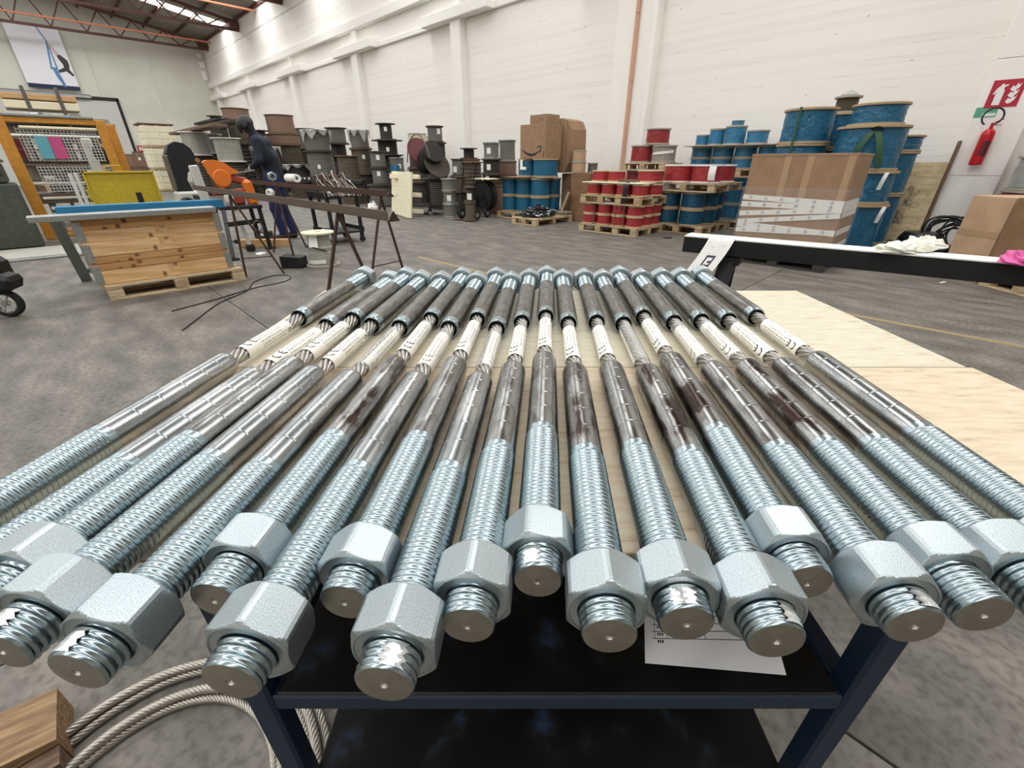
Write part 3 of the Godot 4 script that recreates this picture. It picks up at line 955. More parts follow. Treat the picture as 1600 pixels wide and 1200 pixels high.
		part(t, "seat", box(0.5, 0.3, 0.5, 0.02), m, L(u, D1 - 0.26, 7.95))
	for p in [[37.6, 7.99, "far"], [29.0, 8.05, "near"]]:
		var o = thing("roof_pipe", "thin orange %s pipe crossing under the roof trusses" % p[2], "pipe", Vector3.ZERO, WALL_TURN)
		part(o, "pipe", tube([L(p[0], D0, p[1]), L(p[0], 0, p[1]), L(p[0], D1 - 0.02, p[1])], 0.05, 10), M.pipe_orange)
	var o2 = thing("downpipe", "salmon coloured square pipe running up the wide wall column", "pipe", Vector3.ZERO, WALL_TURN)
	var d5 = D1 - 0.17
	var pb = uat(970, 282, d5)
	var pt = uat(990, 60, d5)
	for hh in [[0.0, 1.55], [1.555, 2.85], [2.855, 4.1], [4.105, 5.0]]:
		lbox(o2, "length", pb - 0.035, pb + 0.05, D1 - 0.215, D1 - 0.142, hh[0], hh[1], M.pipe_copper, 0.01)
# the daylight of the skylights: an area light of the same size just under each pane
func build_daylight():
	for side in [1.0, -1.0]:
		for s in SKY:
			var dm = -1.2 + side * 5.9
			var a := AreaLight3D.new()
			a.name = "skylight_daylight"
			add_child(a, true)
			var slope = (L(s, -1.2, roof_h(-1.2)) - L(s, -1.2 + side * 11.5, roof_h(-1.2 + side * 11.5))).normalized()
			var x = Vector3(1, 0, 0)
			var z = x.cross(slope).normalized()
			if z.y < 0:
				z = -z
			var b = Basis(x, z.cross(x), z)
			a.transform = Transform3D(Basis(Vector3.UP, WALL_TURN), Vector3.ZERO) * Transform3D(b, L(s, dm, roof_h(dm) - 0.02))
			a.area_size = Vector2(1.06, 11.4)
			a.area_normalize_energy = false
			a.light_energy = SKY_ENERGY
			a.light_color = Color(0.975, 0.99, 1.0)
			a.shadow_enabled = true
			a.area_range = 60.0
const SKY_ENERGY := 2.4

func build_signs():
	# banner on the far wall
	var im := Image.create(256, 320, false, Image.FORMAT_RGB8)
	im.fill(c8(232, 230, 236))
	im.fill_rect(Rect2i(0, 298, 256, 22), c8(30, 38, 66))
	var stroke = func(a: Vector2, b: Vector2, w0: float, w1: float, col: Color):
		for s in 90:
			var p = a.lerp(b, s / 89.0)
			var w = lerpf(w0, w1, s / 89.0) * 1.4
			im.fill_rect(Rect2i(int(p.x - w / 2), int(p.y - w / 2), int(maxf(w, 1)), int(maxf(w, 1))), col)
	var blue = c8(86, 132, 184)
	var suit = c8(62, 58, 54)
	stroke.call(Vector2(150, 0), Vector2(178, 78), 5, 5, c8(120, 150, 190))
	stroke.call(Vector2(178, 78), Vector2(150, 215), 6, 6, blue)
	stroke.call(Vector2(180, 90), Vector2(178, 215), 4, 6, blue)
	stroke.call(Vector2(164, 215), Vector2(170, 245), 12, 14, blue)
	stroke.call(Vector2(170, 245), Vector2(184, 300), 14, 9, blue)
	stroke.call(Vector2(184, 96), Vector2(212, 150), 8, 14, c8(214, 190, 184))
	stroke.call(Vector2(212, 150), Vector2(232, 178), 14, 20, suit)
	stroke.call(Vector2(232, 178), Vector2(226, 210), 20, 16, suit)
	stroke.call(Vector2(226, 210), Vector2(184, 226), 12, 8, suit)
	stroke.call(Vector2(226, 212), Vector2(248, 240), 12, 7, suit)
	var bm = printed("banner_print", im, 0.7)
	var o = thing("banner", "tall white banner showing an acrobat on blue silk", "banner", Vector3.ZERO, WALL_TURN)
	var a = L(39.8, 1.33, 7.95)
	part(o, "cloth", sheet(func(s, q): return L(39.82 + 0.02 * sin(s * 5.0), 1.33 + 2.18 * s, 7.98 - 2.98 * q), 10, 10, 0.004), bm)
	part(o, "bar", bar(L(39.82, 1.3, 7.98), L(39.82, 3.54, 7.98), 0.04, 0.04), M.grey_paint)
	o = thing("wall_sign", "tiny red and white safety sign beside the sliding door", "sign", Vector3.ZERO, WALL_TURN)
	lbox(o, "plate", U1 - 0.03, U1 - 0.005, 5.25, 5.6, 1.85, 2.2, M.sign_red)
	lbox(o, "mark", U1 - 0.036, U1 - 0.03, 5.34, 5.42, 1.92, 2.12, M.sign_white, 0.001)
	lbox(o, "mark", U1 - 0.036, U1 - 0.03, 5.47, 5.54, 1.92, 2.12, M.sign_white, 0.001)
	# extinguisher and its signs on the near column
	var d = D1 - 0.3
	o = thing("fire_sign", "red square extinguisher pictogram sign high on the near column", "sign", Vector3.ZERO, WALL_TURN)
	var c = udh(Wp(1571, 146, d))
	var s = 0.17
	lbox(o, "plate", c.x - s, c.x + s, d - 0.006, d - 0.001, c.z - s, c.z + s, M.sign_red, 0.001)
	var ex = [Vector2(-0.1, -0.14), Vector2(-0.02, -0.14), Vector2(-0.02, 0.04), Vector2(-0.035, 0.06), Vector2(-0.035, 0.075), Vector2(0.0, 0.1), Vector2(-0.01, 0.115), Vector2(-0.045, 0.1), Vector2(-0.045, 0.12), Vector2(-0.075, 0.12), Vector2(-0.075, 0.1), Vector2(-0.105, 0.07), Vector2(-0.13, 0.0), Vector2(-0.115, -0.01), Vector2(-0.09, 0.05), Vector2(-0.085, 0.05), Vector2(-0.1, 0.03)]
	part(o, "bottle_mark", prism(ex, 0.0, 0.003), M.sign_white, L(c.x, d - 0.006, c.z))
	for k in 3:
		var y = -0.12 + k * 0.075
		var fl = [Vector2(0.03, y + 0.02), Vector2(0.06, y - 0.01), Vector2(0.09, y), Vector2(0.12, y + 0.04), Vector2(0.13, y + 0.09), Vector2(0.105, y + 0.06), Vector2(0.09, y + 0.095), Vector2(0.075, y + 0.045), Vector2(0.05, y + 0.06)]
		part(o, "flame_mark", prism(fl, 0.0, 0.003), M.sign_white, L(c.x, d - 0.006, c.z))
	o = thing("notice", "small green and white notice above the fire extinguisher", "sign", Vector3.ZERO, WALL_TURN)
	c = udh(Wp(1540, 176, d))
	lbox(o, "plate", c.x - 0.12, c.x + 0.12, d - 0.004, d - 0.001, c.z - 0.06, c.z + 0.07, M.sign_green, 0.001)
	lbox(o, "strip", c.x - 0.11, c.x + 0.03, d - 0.006, d - 0.004, c.z - 0.05, c.z - 0.01, M.sign_white, 0.0005)
	o = thing("notice", "thin white strip notice under the red extinguisher sign", "sign", Vector3.ZERO, WALL_TURN)
	c = udh(Wp(1562, 166, d))
	lbox(o, "plate", c.x - 0.15, c.x + 0.13, d - 0.004, d - 0.001, c.z - 0.02, c.z + 0.02, M.sign_white, 0.001)
	lbox(o, "print", c.x - 0.02, c.x + 0.1, d - 0.005, d - 0.004, c.z - 0.005, c.z + 0.005, M.ink_grey, 0.0003)
	var b0 = udh(Wp(1525, 258, d))
	o = thing("fire_extinguisher", "red fire extinguisher hanging on the white column", "extinguisher", WD(b0.x + 0.015, d - 0.12, b0.z), WALL_TURN)
	part(o, "bottle", lathe("ext", [Vector2(0.001, 0.0), Vector2(0.07, 0.0), Vector2(0.078, 0.015), Vector2(0.078, 0.4), Vector2(0.07, 0.44), Vector2(0.045, 0.468), Vector2(0.022, 0.48), Vector2(0.022, 0.5), Vector2(0.001, 0.5)], 32), M.extinguisher_red)
	part(o, "instruction_label", sheet(func(s2, q): return Vector3(sin((s2 - 0.2) * 1.3) * 0.0792, 0.12 + q * 0.2, cos((s2 - 0.2) * 1.3) * 0.0792), 8, 2, 0.001), M.maroon)
	var v = part(o, "valve", lathe("extv", [Vector2(0.001, 0.49), Vector2(0.018, 0.49), Vector2(0.018, 0.54), Vector2(0.001, 0.55)], 16), M.extinguisher_red)
	part(o, "handle", bar(Vector3(-0.02, 0.54, 0), Vector3(0.1, 0.6, 0.0), 0.02, 0.012), M.extinguisher_red)
	part(o, "lever", bar(Vector3(-0.01, 0.52, 0), Vector3(0.1, 0.525, 0.0), 0.02, 0.01), M.extinguisher_red)
	var pts = []
	for k in 25:
		var an = lerpf(-1.1, 4.2, k / 24.0)
		pts.append(Vector3(-0.03 + cos(an) * 0.11, 0.63 + sin(an) * 0.11, 0.02))
	part(o, "hose", tube(pts, 0.011, 8), M.black)
	part(o, "bracket", box(0.05, 0.04, 0.06, 0.004), M.black, Vector3(0.0, 0.3, -0.075))

# ------------------------------------------------------------------ goods along the right part of the wall
func make_kinds():
	KIND = {
		"red_low": ["film_red_0", "u_crumpled", "pallet", 0.94, "small red wrapped reel in the two strapped lower layers of the red pallet", "red reels on the front pallet"],
		"red_mid": ["film_red_0", "u_crumpled", "pallet", 0.94, "small red wrapped reel standing on the upper red pallet", "red reels on the upper pallet"],
		"red_top": ["film_red_0", "u_crumpled", "pallet", 0.95, "red wrapped reel on the board topping the red pallets", "red reels on the topping board"],
		"red_back": ["film_red_1", "u_crumpled", "wood_grey", 0.95, "dull red wrapped reel in the stack before the wide wall column", "red and grey reels before the column"],
		"grey_back": ["wind_pale", "u_wound", "wood_grey", 0.93, "bare grey rope reel among dull red reels before the column", "red and grey reels before the column"],
		"red_big": ["film_red_0", "u_crumpled", "tape_white", 0.96, "big red wrapped reel with white rim on the pallet above dark blue reels", "big red reels over the blue ones"],
		"blue_low": ["film_blue_2", "u_crumpled", "pallet_b", 0.96, "dark blue wrapped reel on the pallet under the big red reels", "dark blue reels on the pallet"],
		"blue_back": ["film_blue_1", "u_crumpled", "wood_grey", 0.96, "light blue wrapped reel in the tall stepped stack against the wall", "light blue reels against the wall"],
		"blue_tower": ["film_blue_0", "u_crumpled", "pallet_b", 0.95, "large blue wrapped reel in the towers behind the wrapped carton", "large blue reels behind the carton"],
		"blue_left": ["film_blue_0", "u_crumpled", "pallet_b", 0.96, "blue wrapped reel on the pallet under the tall brown carton", "blue reels under the brown carton"],
		"wood_small": ["wind_olive", "u_wound", "wood_grey", 0.8, "small wooden reel with plastic scrap on top of the blue tower", "", "cable_reel"],
		"clear_stack": ["wind_grey", "u_wound", "wood_grey", 0.93, "grey rope reel in glossy film stacked beside the extinguisher column", "glossy reels beside the column"],
		"red_base": ["film_red_1", "u_drum", "wood_grey", 0.98, "dark red wrapped reel under the glossy reels beside the column", ""],
		"tan_small": ["card_light", "u_drum", "wood_grey", 0.95, "small tan wrapped reel behind the brown carton", "tan reels behind the carton"],
	}
	var heap = {"heap_grey": ["wind_grey", "u_wound", "flange_dark", 0.82, "grey rope reel"], "heap_dark": ["wind_dark", "u_wound", "flange_dark", 0.62, "dark waisted reel"], "heap_dark_full": ["wind_dark", "u_wound", "flange_dark", 0.85, "full dark reel"], "heap_olive": ["wind_olive", "u_wound", "wood_brown", 0.85, "olive rope reel"], "heap_brown": ["wind_brown", "u_drum", "wood_brown", 0.93, "brown wrapped reel"], "heap_cream": ["wind_cream", "u_drum", "wood_grey", 0.97, "cream reel"], "heap_steel": ["wind_grey", "u_waist", "galvanised", 0.9, "plain steel reel"], "heap_pale": ["wind_pale", "u_wound", "white", 0.86, "white flanged reel"], "heap_blue": ["film_blue_1", "u_drum", "beam_blue", 0.95, "bright blue reel"]}
	for k in heap:
		KIND[k] = heap[k].slice(0, 4) + [heap[k][4] + " in the heap along the white wall", "reels heaped along the wall", "cable_reel", heap[k][4]]
func row(kind, us: Array, d, base, h, r, label := ""):      # label: a phrase for the layer; the place in the row is added
	var n = 0
	for u in us:
		reel(kind, WD(u, d, base), r, h, Vector3.ZERO, 0.03, "" if label == "" else label + (", %s from the reel heap" % ["first", "second", "third", "fourth"][n] if us.size() > 1 else ""))
		n += 1
func carton(called, label, at: Vector3, turn, sx, sy, sz, m, tape = null) -> Node3D:
	var t = thing(called, label, "carton", at, turn)
	part(t, "body", box(sx, sy, sz, 0.006), m, Vector3(0, sy / 2, 0))
	if tape != null:
		part(t, "tape", box(0.06, 0.002, sz + 0.004, 0.0005), tape, Vector3(0, sy + 0.001, 0))
		part(t, "tape", box(0.06, sy * 0.25, 0.002, 0.0005), tape, Vector3(0, sy * 0.875, sz / 2 + 0.001))
	return t
func build_goods():
	var W = WALL_TURN
	# red pallets
	pallet(WD(4.79, 7.8), W, 1.28, 1.0, 4, 3, "pallet on the floor under four layers of small red reels")
	row("red_low", [5.27, 4.95, 4.63, 4.31], 7.48, 0.145, 0.185, 0.155, "small red reel, bottom layer, front row")
	row("red_low", [4.31], 7.8, 0.145, 0.185, 0.155, "small red reel, bottom layer, middle of the side facing the blue pallet")
	row("red_low", [4.31], 8.12, 0.145, 0.185, 0.155, "small red reel, bottom layer, rear of the side facing the blue pallet")
	row("red_low", [5.27, 4.95, 4.63, 4.31], 7.48, 0.331, 0.185, 0.155, "small red reel, second layer, front row")
	row("red_low", [4.31], 7.8, 0.331, 0.185, 0.155, "small red reel, second layer, middle of the side facing the blue pallet")
	row("red_low", [4.31], 8.12, 0.331, 0.185, 0.155, "small red reel, second layer, rear of the side facing the blue pallet")
	pallet(WD(4.79, 7.8, 0.517), W, 1.28, 1.0, 4, 3, "pallet resting on the strapped small red reels")
	row("red_mid", [5.24, 4.92, 4.6, 4.28], 7.5, 0.663, 0.2, 0.155, "small red reel on the upper pallet")
	row("red_mid", [4.28], 7.92, 0.663, 0.2, 0.2, "wider red reel at the rear of the upper red pallet")
	var t = thing("cover_board", "thin pale board lying over the upper row of small red reels", "board", WD(4.8, 7.75, 0.876), W)
	part(t, "board", box(1.26, 0.016, 0.86, 0.003), M.wood_pale)
	row("red_top", [5.22, 4.86], 7.62, 0.885, 0.19, 0.165, "red reel on the pale board over the red pallets")
	row("red_top", [4.36], 7.95, 0.885, 0.2, 0.24, "broad red reel on the pale board behind the black strap")
	t = thing("ratchet_strap", "dark strap heap hanging over the edge of the red pallet's board", "strap", WD(4.45, 7.36, 0.885), W)
	part(t, "hanging_band", sheet(func(s, q): return Vector3(-0.04 + s * 0.09 - 0.03 * q, 0.012 - q * 0.36, 0.02 + 0.035 * sin(minf(q * 6.0, 1.57)) ), 3, 14, 0.006), M.black)
	var pts = []
	for k in 40:
		pts.append(Vector3(-0.12 + 0.16 * sin(k * 0.7) + k * 0.002, 0.022 + 0.012 * sin(k * 1.9) + 0.01, -0.13 + 0.06 * cos(k * 0.9)))
	part(t, "tangle", tube(pts, 0.012, 6), M.wood_brown)
	for u in [5.11, 4.63, 4.45]:
		t = thing("strapping_band", "thin strapping band on the red reels, %s one from the reel heap" % ("first" if u > 5 else ("second" if u > 4.5 else "third")), "strap", WD(u, 7.322, 0.147), W, "bands round the red reels")
		part(t, "band", box(0.016, 0.368, 0.002, 0.0005), M.steel_grey, Vector3(0, 0.184, 0))
	# stack before the column
	pallet(WD(5.24, 9.45, 0.0), W, 1.1, 0.8, 3, 3, "low pallet under the reels before the wide column")
	for u in [5.52, 4.99]:
		reel("red_back", WD(u, 9.45, 0.146), 0.25, 0.34, Vector3.ZERO, 0.03, "dull red reel on the low pallet before the column, %s" % ("offcuts side" if u > 5 else "blue reels side"))
		reel("red_back" if u > 5 else "grey_back", WD(u, 9.45, 0.487), 0.25, 0.57, Vector3.ZERO, 0.03, "tall dull red reel under the raised pallet before the column" if u > 5 else "tall bare grey reel under the raised pallet before the column")
	pallet(WD(5.2, 9.45, 1.058), W, 1.0, 0.8, 3, 3, "raised pallet carrying a dull red reel and a grey one")
	reel("red_back", WD(5.44, 9.42, 1.204), 0.245, 0.33, Vector3.ZERO, 0.03, "creased red reel beside the grey one on the raised pallet")
	reel("grey_back", WD(4.92, 9.42, 1.204), 0.245, 0.32, Vector3.ZERO, 0.03, "bare grey reel with a white tape band on the raised pallet")
	t = thing("tape_band", "white printed tape round the bare grey reel", "tape", WD(4.92, 9.42, 1.3), W)
	part(t, "band", sheet(func(s, q): return Vector3(sin((s - 0.5) * 2.6) * 0.236, 0.03 + s * 0.05 + q * 0.05, cos((s - 0.5) * 2.6) * 0.236), 16, 1, 0.003), M.tape_white)
	reel("red_back", WD(5.16, 9.5, 1.535), 0.25, 0.3, Vector3.ZERO, 0.03, "plain red reel topping the stack before the column")
	# dark blue pallet with big red reels
	pallet(WD(3.9, 8.95), W, 0.98, 1.25, 3, 4, "pallet on the floor under the dark blue reels")
	for b in [0.146, 0.437]:
		var lay = "lower" if b < 0.3 else "upper"
		row("blue_low", [4.2, 3.72], 8.5, b, 0.29, 0.225, "dark blue reel, %s layer front row" % lay)
		row("blue_low", [3.66], 8.97, b, 0.29, 0.225, "dark blue reel, %s layer, second row under the big red reels" % lay)
		row("blue_low", [3.66], 9.36, b, 0.29, 0.16, "slim dark blue reel, %s layer, rear of the pallet" % lay)
	pallet(WD(3.86, 8.9, 0.729), W, 1.15, 1.3, 3, 3, "pallet between the dark blue reels and the big red ones")
	row("red_big", [4.1, 3.56], 8.5, 0.875, 0.3, 0.262, "big red reel with white rim")
	row("red_big", [3.55], 9.08, 0.875, 0.3, 0.26, "big red reel behind the tagged one over the dark blue reels")
	t = thing("tape_roll", "white paper tag hanging on the end big red reel", "tag", WD(3.42, 8.27, 0.9), W)
	part(t, "tag", sheet(func(s, q): return Vector3(s * 0.12, 0.25 - q * 0.22, 0.04 + 0.02 * sin(q * 3.0)), 2, 6, 0.002), M.paper_white)
	# light blue stepped stack
	pallet(WD(3.75, 10.05), W, 1.8, 0.75, 4, 3, "long pallet at the foot of the light blue stack")
	for k in 4:
		var u = 4.42 - k * 0.44
		for b in [[0.146, 0.3], [0.447, 0.3], [0.748, 0.2]]:
			reel("blue_back", WD(u, 10.1, b[0]), 0.215, b[1], Vector3.ZERO, 0.03, "light blue reel below the halfway pallet, %s layer, %s from the column" % ["first" if b[0] < 0.2 else ("second" if b[0] < 0.6 else "third"), ["first", "second", "third", "fourth"][k]])
	pallet(WD(3.75, 10.05, 0.949), W, 1.8, 0.75, 4, 3, "pallet halfway up the light blue stack")
	for k in 4:
		var u = 4.42 - k * 0.44
		for b in [[1.095, 0.19], [1.286, 0.21]]:
			reel("blue_back", WD(u, 10.1, b[0]), 0.215, b[1], Vector3.ZERO, 0.03, "light blue reel above the halfway pallet, %s row, %s from the column" % ["lower" if b[0] < 1.2 else "upper", ["first", "second", "third", "fourth"][k]])
	t = thing("cover_board", "thin grey board between the upper rows of light blue reels", "board", WD(3.78, 10.05, 1.505), W)
	part(t, "board", box(1.75, 0.016, 0.72, 0.003), M.wood_grey)
	reel("blue_back", WD(4.44, 10.05, 1.514), 0.13, 0.2, Vector3.ZERO, 0.03, "smallest light blue reel on the grey board, next to the column")
	reel("blue_back", WD(4.15, 10.05, 1.514), 0.155, 0.3, Vector3.ZERO, 0.03, "tall slim light blue reel on the grey board")
	reel("blue_back", WD(3.79, 10.05, 1.514), 0.2, 0.33, Vector3.ZERO, 0.03, "tallest light blue reel on the grey board, carrying a small one")
	reel("blue_back", WD(3.37, 10.05, 1.514), 0.2, 0.24, Vector3.ZERO, 0.03, "creased light blue reel on the grey board nearest the blue towers")
	reel("blue_back", WD(3.79, 10.05, 1.845), 0.12, 0.09, Vector3.ZERO, 0.03, "flat light blue reel at the very top of the wall stack")
	# towers of large blue reels
	var tu = 1.38
	var td = 8.75
	var hs = [0.0, 0.66, 1.1, 1.67]
	var lays = ["lowest", "second", "third", "topmost"]
	reel("blue_tower", WD(1.3, td, 0.0), 0.43, 0.655, Vector3.ZERO, 0.035, "lowest big blue reel of the tower with the green sling")
	reel("blue_tower", WD(1.33, td, 0.657), 0.43, 0.44, Vector3.ZERO, 0.035, "second big blue reel of the tower with the green sling")
	reel("blue_tower", WD(tu, td, 1.099), 0.44, 0.565, Vector3.ZERO, 0.035, "big blue reel over which the green sling hangs")
	reel("blue_tower", WD(tu, td, 1.666), 0.34, 0.27, Vector3.ZERO, 0.03, "topmost blue reel above the green sling")
	var u1 = 2.26
	var n = 0
	for b in [[0.0, 0.62], [0.622, 0.6], [1.224, 0.235], [1.461, 0.48]]:
		reel("blue_tower", WD(u1, 8.85, b[0]), 0.37, b[1], Vector3.ZERO, 0.035, "%s blue reel of the green banded tower behind the carton" % lays[n])
		n += 1
	n = 0
	for b in [[0.0, 0.7], [0.702, 0.7], [1.404, 0.5]]:
		reel("blue_tower", WD(2.0, 9.62, b[0]), 0.33, b[1], Vector3.ZERO, 0.03, "%s blue reel under the small wooden reel by the wall" % lays[n])
		n += 1
	n = 0
	for b in [[0.0, 0.75], [0.752, 0.6], [1.354, 0.22]]:
		reel("blue_tower", WD(1.2, 9.72, b[0]), 0.36, b[1], Vector3.ZERO, 0.03, "%s blue reel by the wall next to the stained plywood" % lays[n])
		n += 1
	reel("wood_small", WD(1.98, 9.62, 1.906), 0.19, 0.24)
	t = thing("plastic_scrap", "crumpled clear plastic on the small wooden reel above the blue tower", "plastic", WD(1.98, 9.62, 2.147), W)
	part(t, "sheet", crumple(0.12, 0.07, 5), M.film_clear)
	t = thing("lifting_sling", "green webbing sling draped over the big blue reel", "sling", WD(tu - 0.1, td - 0.45, 1.25), W)
	for k in [-1.0, 1.0]:
		part(t, "band", sheet(func(s, q): return Vector3(k * 0.13 * sin(q * 1.5) + (s - 0.5) * 0.075 + 0.03 * k, 0.43 - q * 0.55 - (0.1 * pow(1.0 - q, 2.0)), 0.005 + 0.045 * sin(q * PI)), 2, 14, 0.006), M.strap_green)
	part(t, "fold", sheet(func(s, q): return Vector3(-0.05 + q * 0.14, 0.36 + 0.03 * sin(q * PI), 0.03 - s * 0.32), 6, 4, 0.006), M.strap_green)
	for e in [[u1 + 0.05, 8.47, 1.23, 0.72]]:
		t = thing("strapping_band", "green strapping band down the blue reel beside the tower", "strap", WD(e[0], e[1], e[2]), W)
		part(t, "band", box(0.03, e[3], 0.003, 0.001), M.strap_green, Vector3(0, e[3] / 2, 0))
	for e in [[1.02, 8.42, 0.86], [0.92, 8.5, 0.42]]:
		t = thing("tape_end", "loose white tape end hanging from the %s reel of the sling tower" % ("second" if e[2] > 0.6 else "lowest"), "tape", WD(e[0], e[1], e[2]), W, "white tape ends on the blue tower")
		part(t, "strip", sheet(func(s, q): return Vector3(s * 0.05 - q * 0.04, 0.22 - q * 0.22, 0.05 + 0.02 * sin(q * 4.0)), 1, 6, 0.002), M.strap_white)
	# wrapped carton on the dark pallet
	pallet(WD(1.62, 6.88), W, 1.15, 0.95, 3, 3, "dark pallet under the tape wrapped carton", "pallet_dark", "")
	t = thing("wrapped_carton", "large brown carton bound with white printed tape and film on a pallet", "carton", WD(1.62, 6.9, 0.146), W)
	part(t, "body", box(1.12, 1.15, 0.85, 0.012), M.card, Vector3(0, 0.575, 0))
	for x in [-0.14, 0.1, 0.5]:
		part(t, "flap_tape", box(0.07, 0.62, 0.002, 0.0005), M.card_tape, Vector3(x, 0.83, 0.4265))
	part(t, "lid_edge", box(1.126, 0.03, 0.856, 0.004), M.card, Vector3(0, 1.137, 0))
	part(t, "torn_spot", prism([Vector2(0, 0), Vector2(0.03, -0.01), Vector2(0.025, 0.07)], 0, 0.004), M.card_tape, Vector3(-0.12, 0.86, 0.428))
	var bands = [[0.66, 0.63, 0.06], [0.575, 0.585, 0.062], [0.46, 0.56, 0.06], [0.33, 0.3, 0.062], [0.26, 0.31, 0.06], [0.36, 0.5, 0.055], [0.12, 0.14, 0.055]]
	for b in bands:
		var span = sqrt(1.12 * 1.12 + pow(b[1] - b[0], 2))
		var ang = atan2(b[1] - b[0], 1.12)
		var z = 0.428 + 0.0012 * bands.find(b)
		var bd = part(t, "printed_tape", box(span, b[2], 0.002, 0.0005), M.tape_white, Vector3(0, (b[0] + b[1]) / 2.0, z), Vector3(0, 0, ang))
		for k in 6:
			part(bd, "printed_mark", lathe("mark_ring", [Vector2(0.011, -0.0006), Vector2(0.017, -0.0006), Vector2(0.017, 0.0006), Vector2(0.011, 0.0006), Vector2(0.011, -0.0006)], 16), M.ink_grey if bands.find(b) != 1 else M.ink, Vector3(-0.46 + k * 0.18, 0, 0.0016), Vector3(PI / 2, 0, 0))
		part(t, "printed_tape", box(0.002, b[2], 0.8, 0.0005), M.tape_white, Vector3(0.5615 + 0.0012 * bands.find(b), b[1], 0))
	part(t, "clear_film", wrap_film(1.15, 0.78, 0.88), M.film_thin, Vector3(0, 0.0, 0))
	# plywood against the wall, hose, cartons at the right
	t = thing("stained_plywood", "old plywood board with a dark sooty stain leaning on the wall", "board", Vector3.ZERO)
	var pa = F(1353, 372)
	var pb2 = F(1410, 374)
	var ua = udh(pa).x
	var ub = 0.5
	ua = 1.5
	part(t, "board", sheet(func(s, q): return WD(lerpf(ua, ub, s), lerpf(10.14, 10.55, 1.0 - q), 0.005 + (1.0 - q) * 1.2), 6, 6, 0.018), M.ply_dirty)
	t = thing("timber_batten", "weathered batten leaning beside the stained plywood", "batten", Vector3.ZERO)
	part(t, "batten", bar(WD(0.47, 9.9, 0.02), WD(0.47, 10.27, 1.5), 0.05, 0.03), M.wood_brown)
	var hp = F(1456, 394)
	t = thing("hose_reel", "black cable coil with loose loops in front of the stained plywood", "coil", Vector3(hp.x, 0, hp.z), W)
	part(t, "drum", lathe("hose_drum", [Vector2(0.001, 0), Vector2(0.22, 0), Vector2(0.27, 0.03), Vector2(0.285, 0.1), Vector2(0.27, 0.2), Vector2(0.22, 0.28), Vector2(0.001, 0.29)], 28), M.black_gloss, Vector3(-0.18, 0, 0.1))
	var r := RandomNumberGenerator.new()
	r.seed = 9
	for k in 13:
		pts = []
		var rad = r.randf_range(0.17, 0.26)
		var lean = r.randf_range(-0.5, 0.5)
		var cx = 0.14 + r.randf_range(-0.1, 0.14)
		for q in 28:
			var a = TAU * q / 28.0
			pts.append(Vector3(cx + cos(a) * rad + lean * 0.2 * sin(a), maxf(0.012, rad + 0.01 + sin(a) * rad * 0.98), lean * 0.35 * cos(a + k) + 0.03 * sin(k * 2.0)))
		part(t, "loop", tube(pts, 0.013, 7, true), M.black if k % 3 else M.rubber)
	t = thing("steel_rod", "thin dark rod on the floor beside the blue tower", "rod", Vector3.ZERO)
	part(t, "rod", bar(F(1352, 391, 0.012), F(1392, 377, 0.012), 0.022, 0.022), M.iron)
	var z1 = 5.3
	t = carton("carton", "light brown upright carton with a taped fold beside the pallet carton", Vector3(5.72, 0, -5.02), 0.0, 1.04, 0.88, 0.47, M.card_light)
	part(t, "fold_tape", box(0.002, 0.07, 0.47, 0.0005), M.card_tape, Vector3(-0.521, 0.5, 0))
	t = carton("carton", "darker brown carton standing on the pallet corner by the pink glove", Vector3(5.78, 0.146, -4.35), 0.0, 1.22, 0.74, 0.8, M.card_dark)
	part(t, "flap", box(1.2, 0.004, 0.25, 0.001), M.card_light, Vector3(0.1, 0.76, 0.3), Vector3(-0.25, 0, 0))
	pallet(Vector3(5.75, 0, -4.31), PI / 2, 0.8, 1.2, 3, 3, "pale pallet under the darker carton at the hall side", "pallet", "")
	var sd = 9.75
	reel("red_base", WD(-0.72, sd, 0.0), 0.52, 0.86)
	reel("clear_stack", WD(-0.72, sd, 0.862), 0.5, 0.42, Vector3.ZERO, 0.03, "film wrapped grey reel on the dark red one beside the column")
	reel("clear_stack", WD(-0.78, sd, 1.284), 0.42, 0.5, Vector3.ZERO, 0.03, "bare grey reel on top of the stack beside the column")
	t = thing("glossy_film", "clear stretch film round the reel beside the extinguisher column", "film", WD(-0.72, sd, 0.9), W)
	part(t, "film", meshes["u_crumpled"], M.film_clear, Vector3.ZERO, Vector3.ZERO, Vector3(0.492, 0.34, 0.492))
	# left of the red pallets: scrap pallet, blue reels, cartons
	pallet(WD(6.78, 7.75), W, 0.72, 1.25, 3, 3, "flat pallet carrying a heap of metal offcuts")
	t = thing("metal_offcuts", "heap of shiny cut rope ends and fittings on the flat pallet", "scrap", WD(6.78, 7.6, 0.146), W)
	t.set_meta("kind", "stuff")
	var st = begin()
	var st2 = begin()
	for k in 420:
		var rr = sqrt(r.randf())
		var an = r.randf() * TAU
		var p = Vector3(cos(an) * rr * 0.31, 0, sin(an) * rr * 0.45)
		p.y = 0.03 + r.randf() * 0.24 * (1.0 - rr * 0.85)
		var dv = Vector3(r.randf_range(-1, 1), r.randf_range(-0.5, 0.6), r.randf_range(-1, 1)).normalized() * r.randf_range(0.03, 0.055)
		var lo = minf((p - dv).y, (p + dv).y)
		if lo < 0.018:
			p.y += 0.018 - lo
		add_tube(st if k % 4 else st2, [p - dv, p + dv], r.randf_range(0.011, 0.02), 7)
	part(t, "dark_offcuts", st.commit(), M.iron)
	part(t, "bright_offcuts", st2.commit(), M.zinc)
	t = thing("rope_bundle", "tangled thin wire bundle behind the metal offcuts", "wire", WD(6.7, 8.2, 0.146), W)
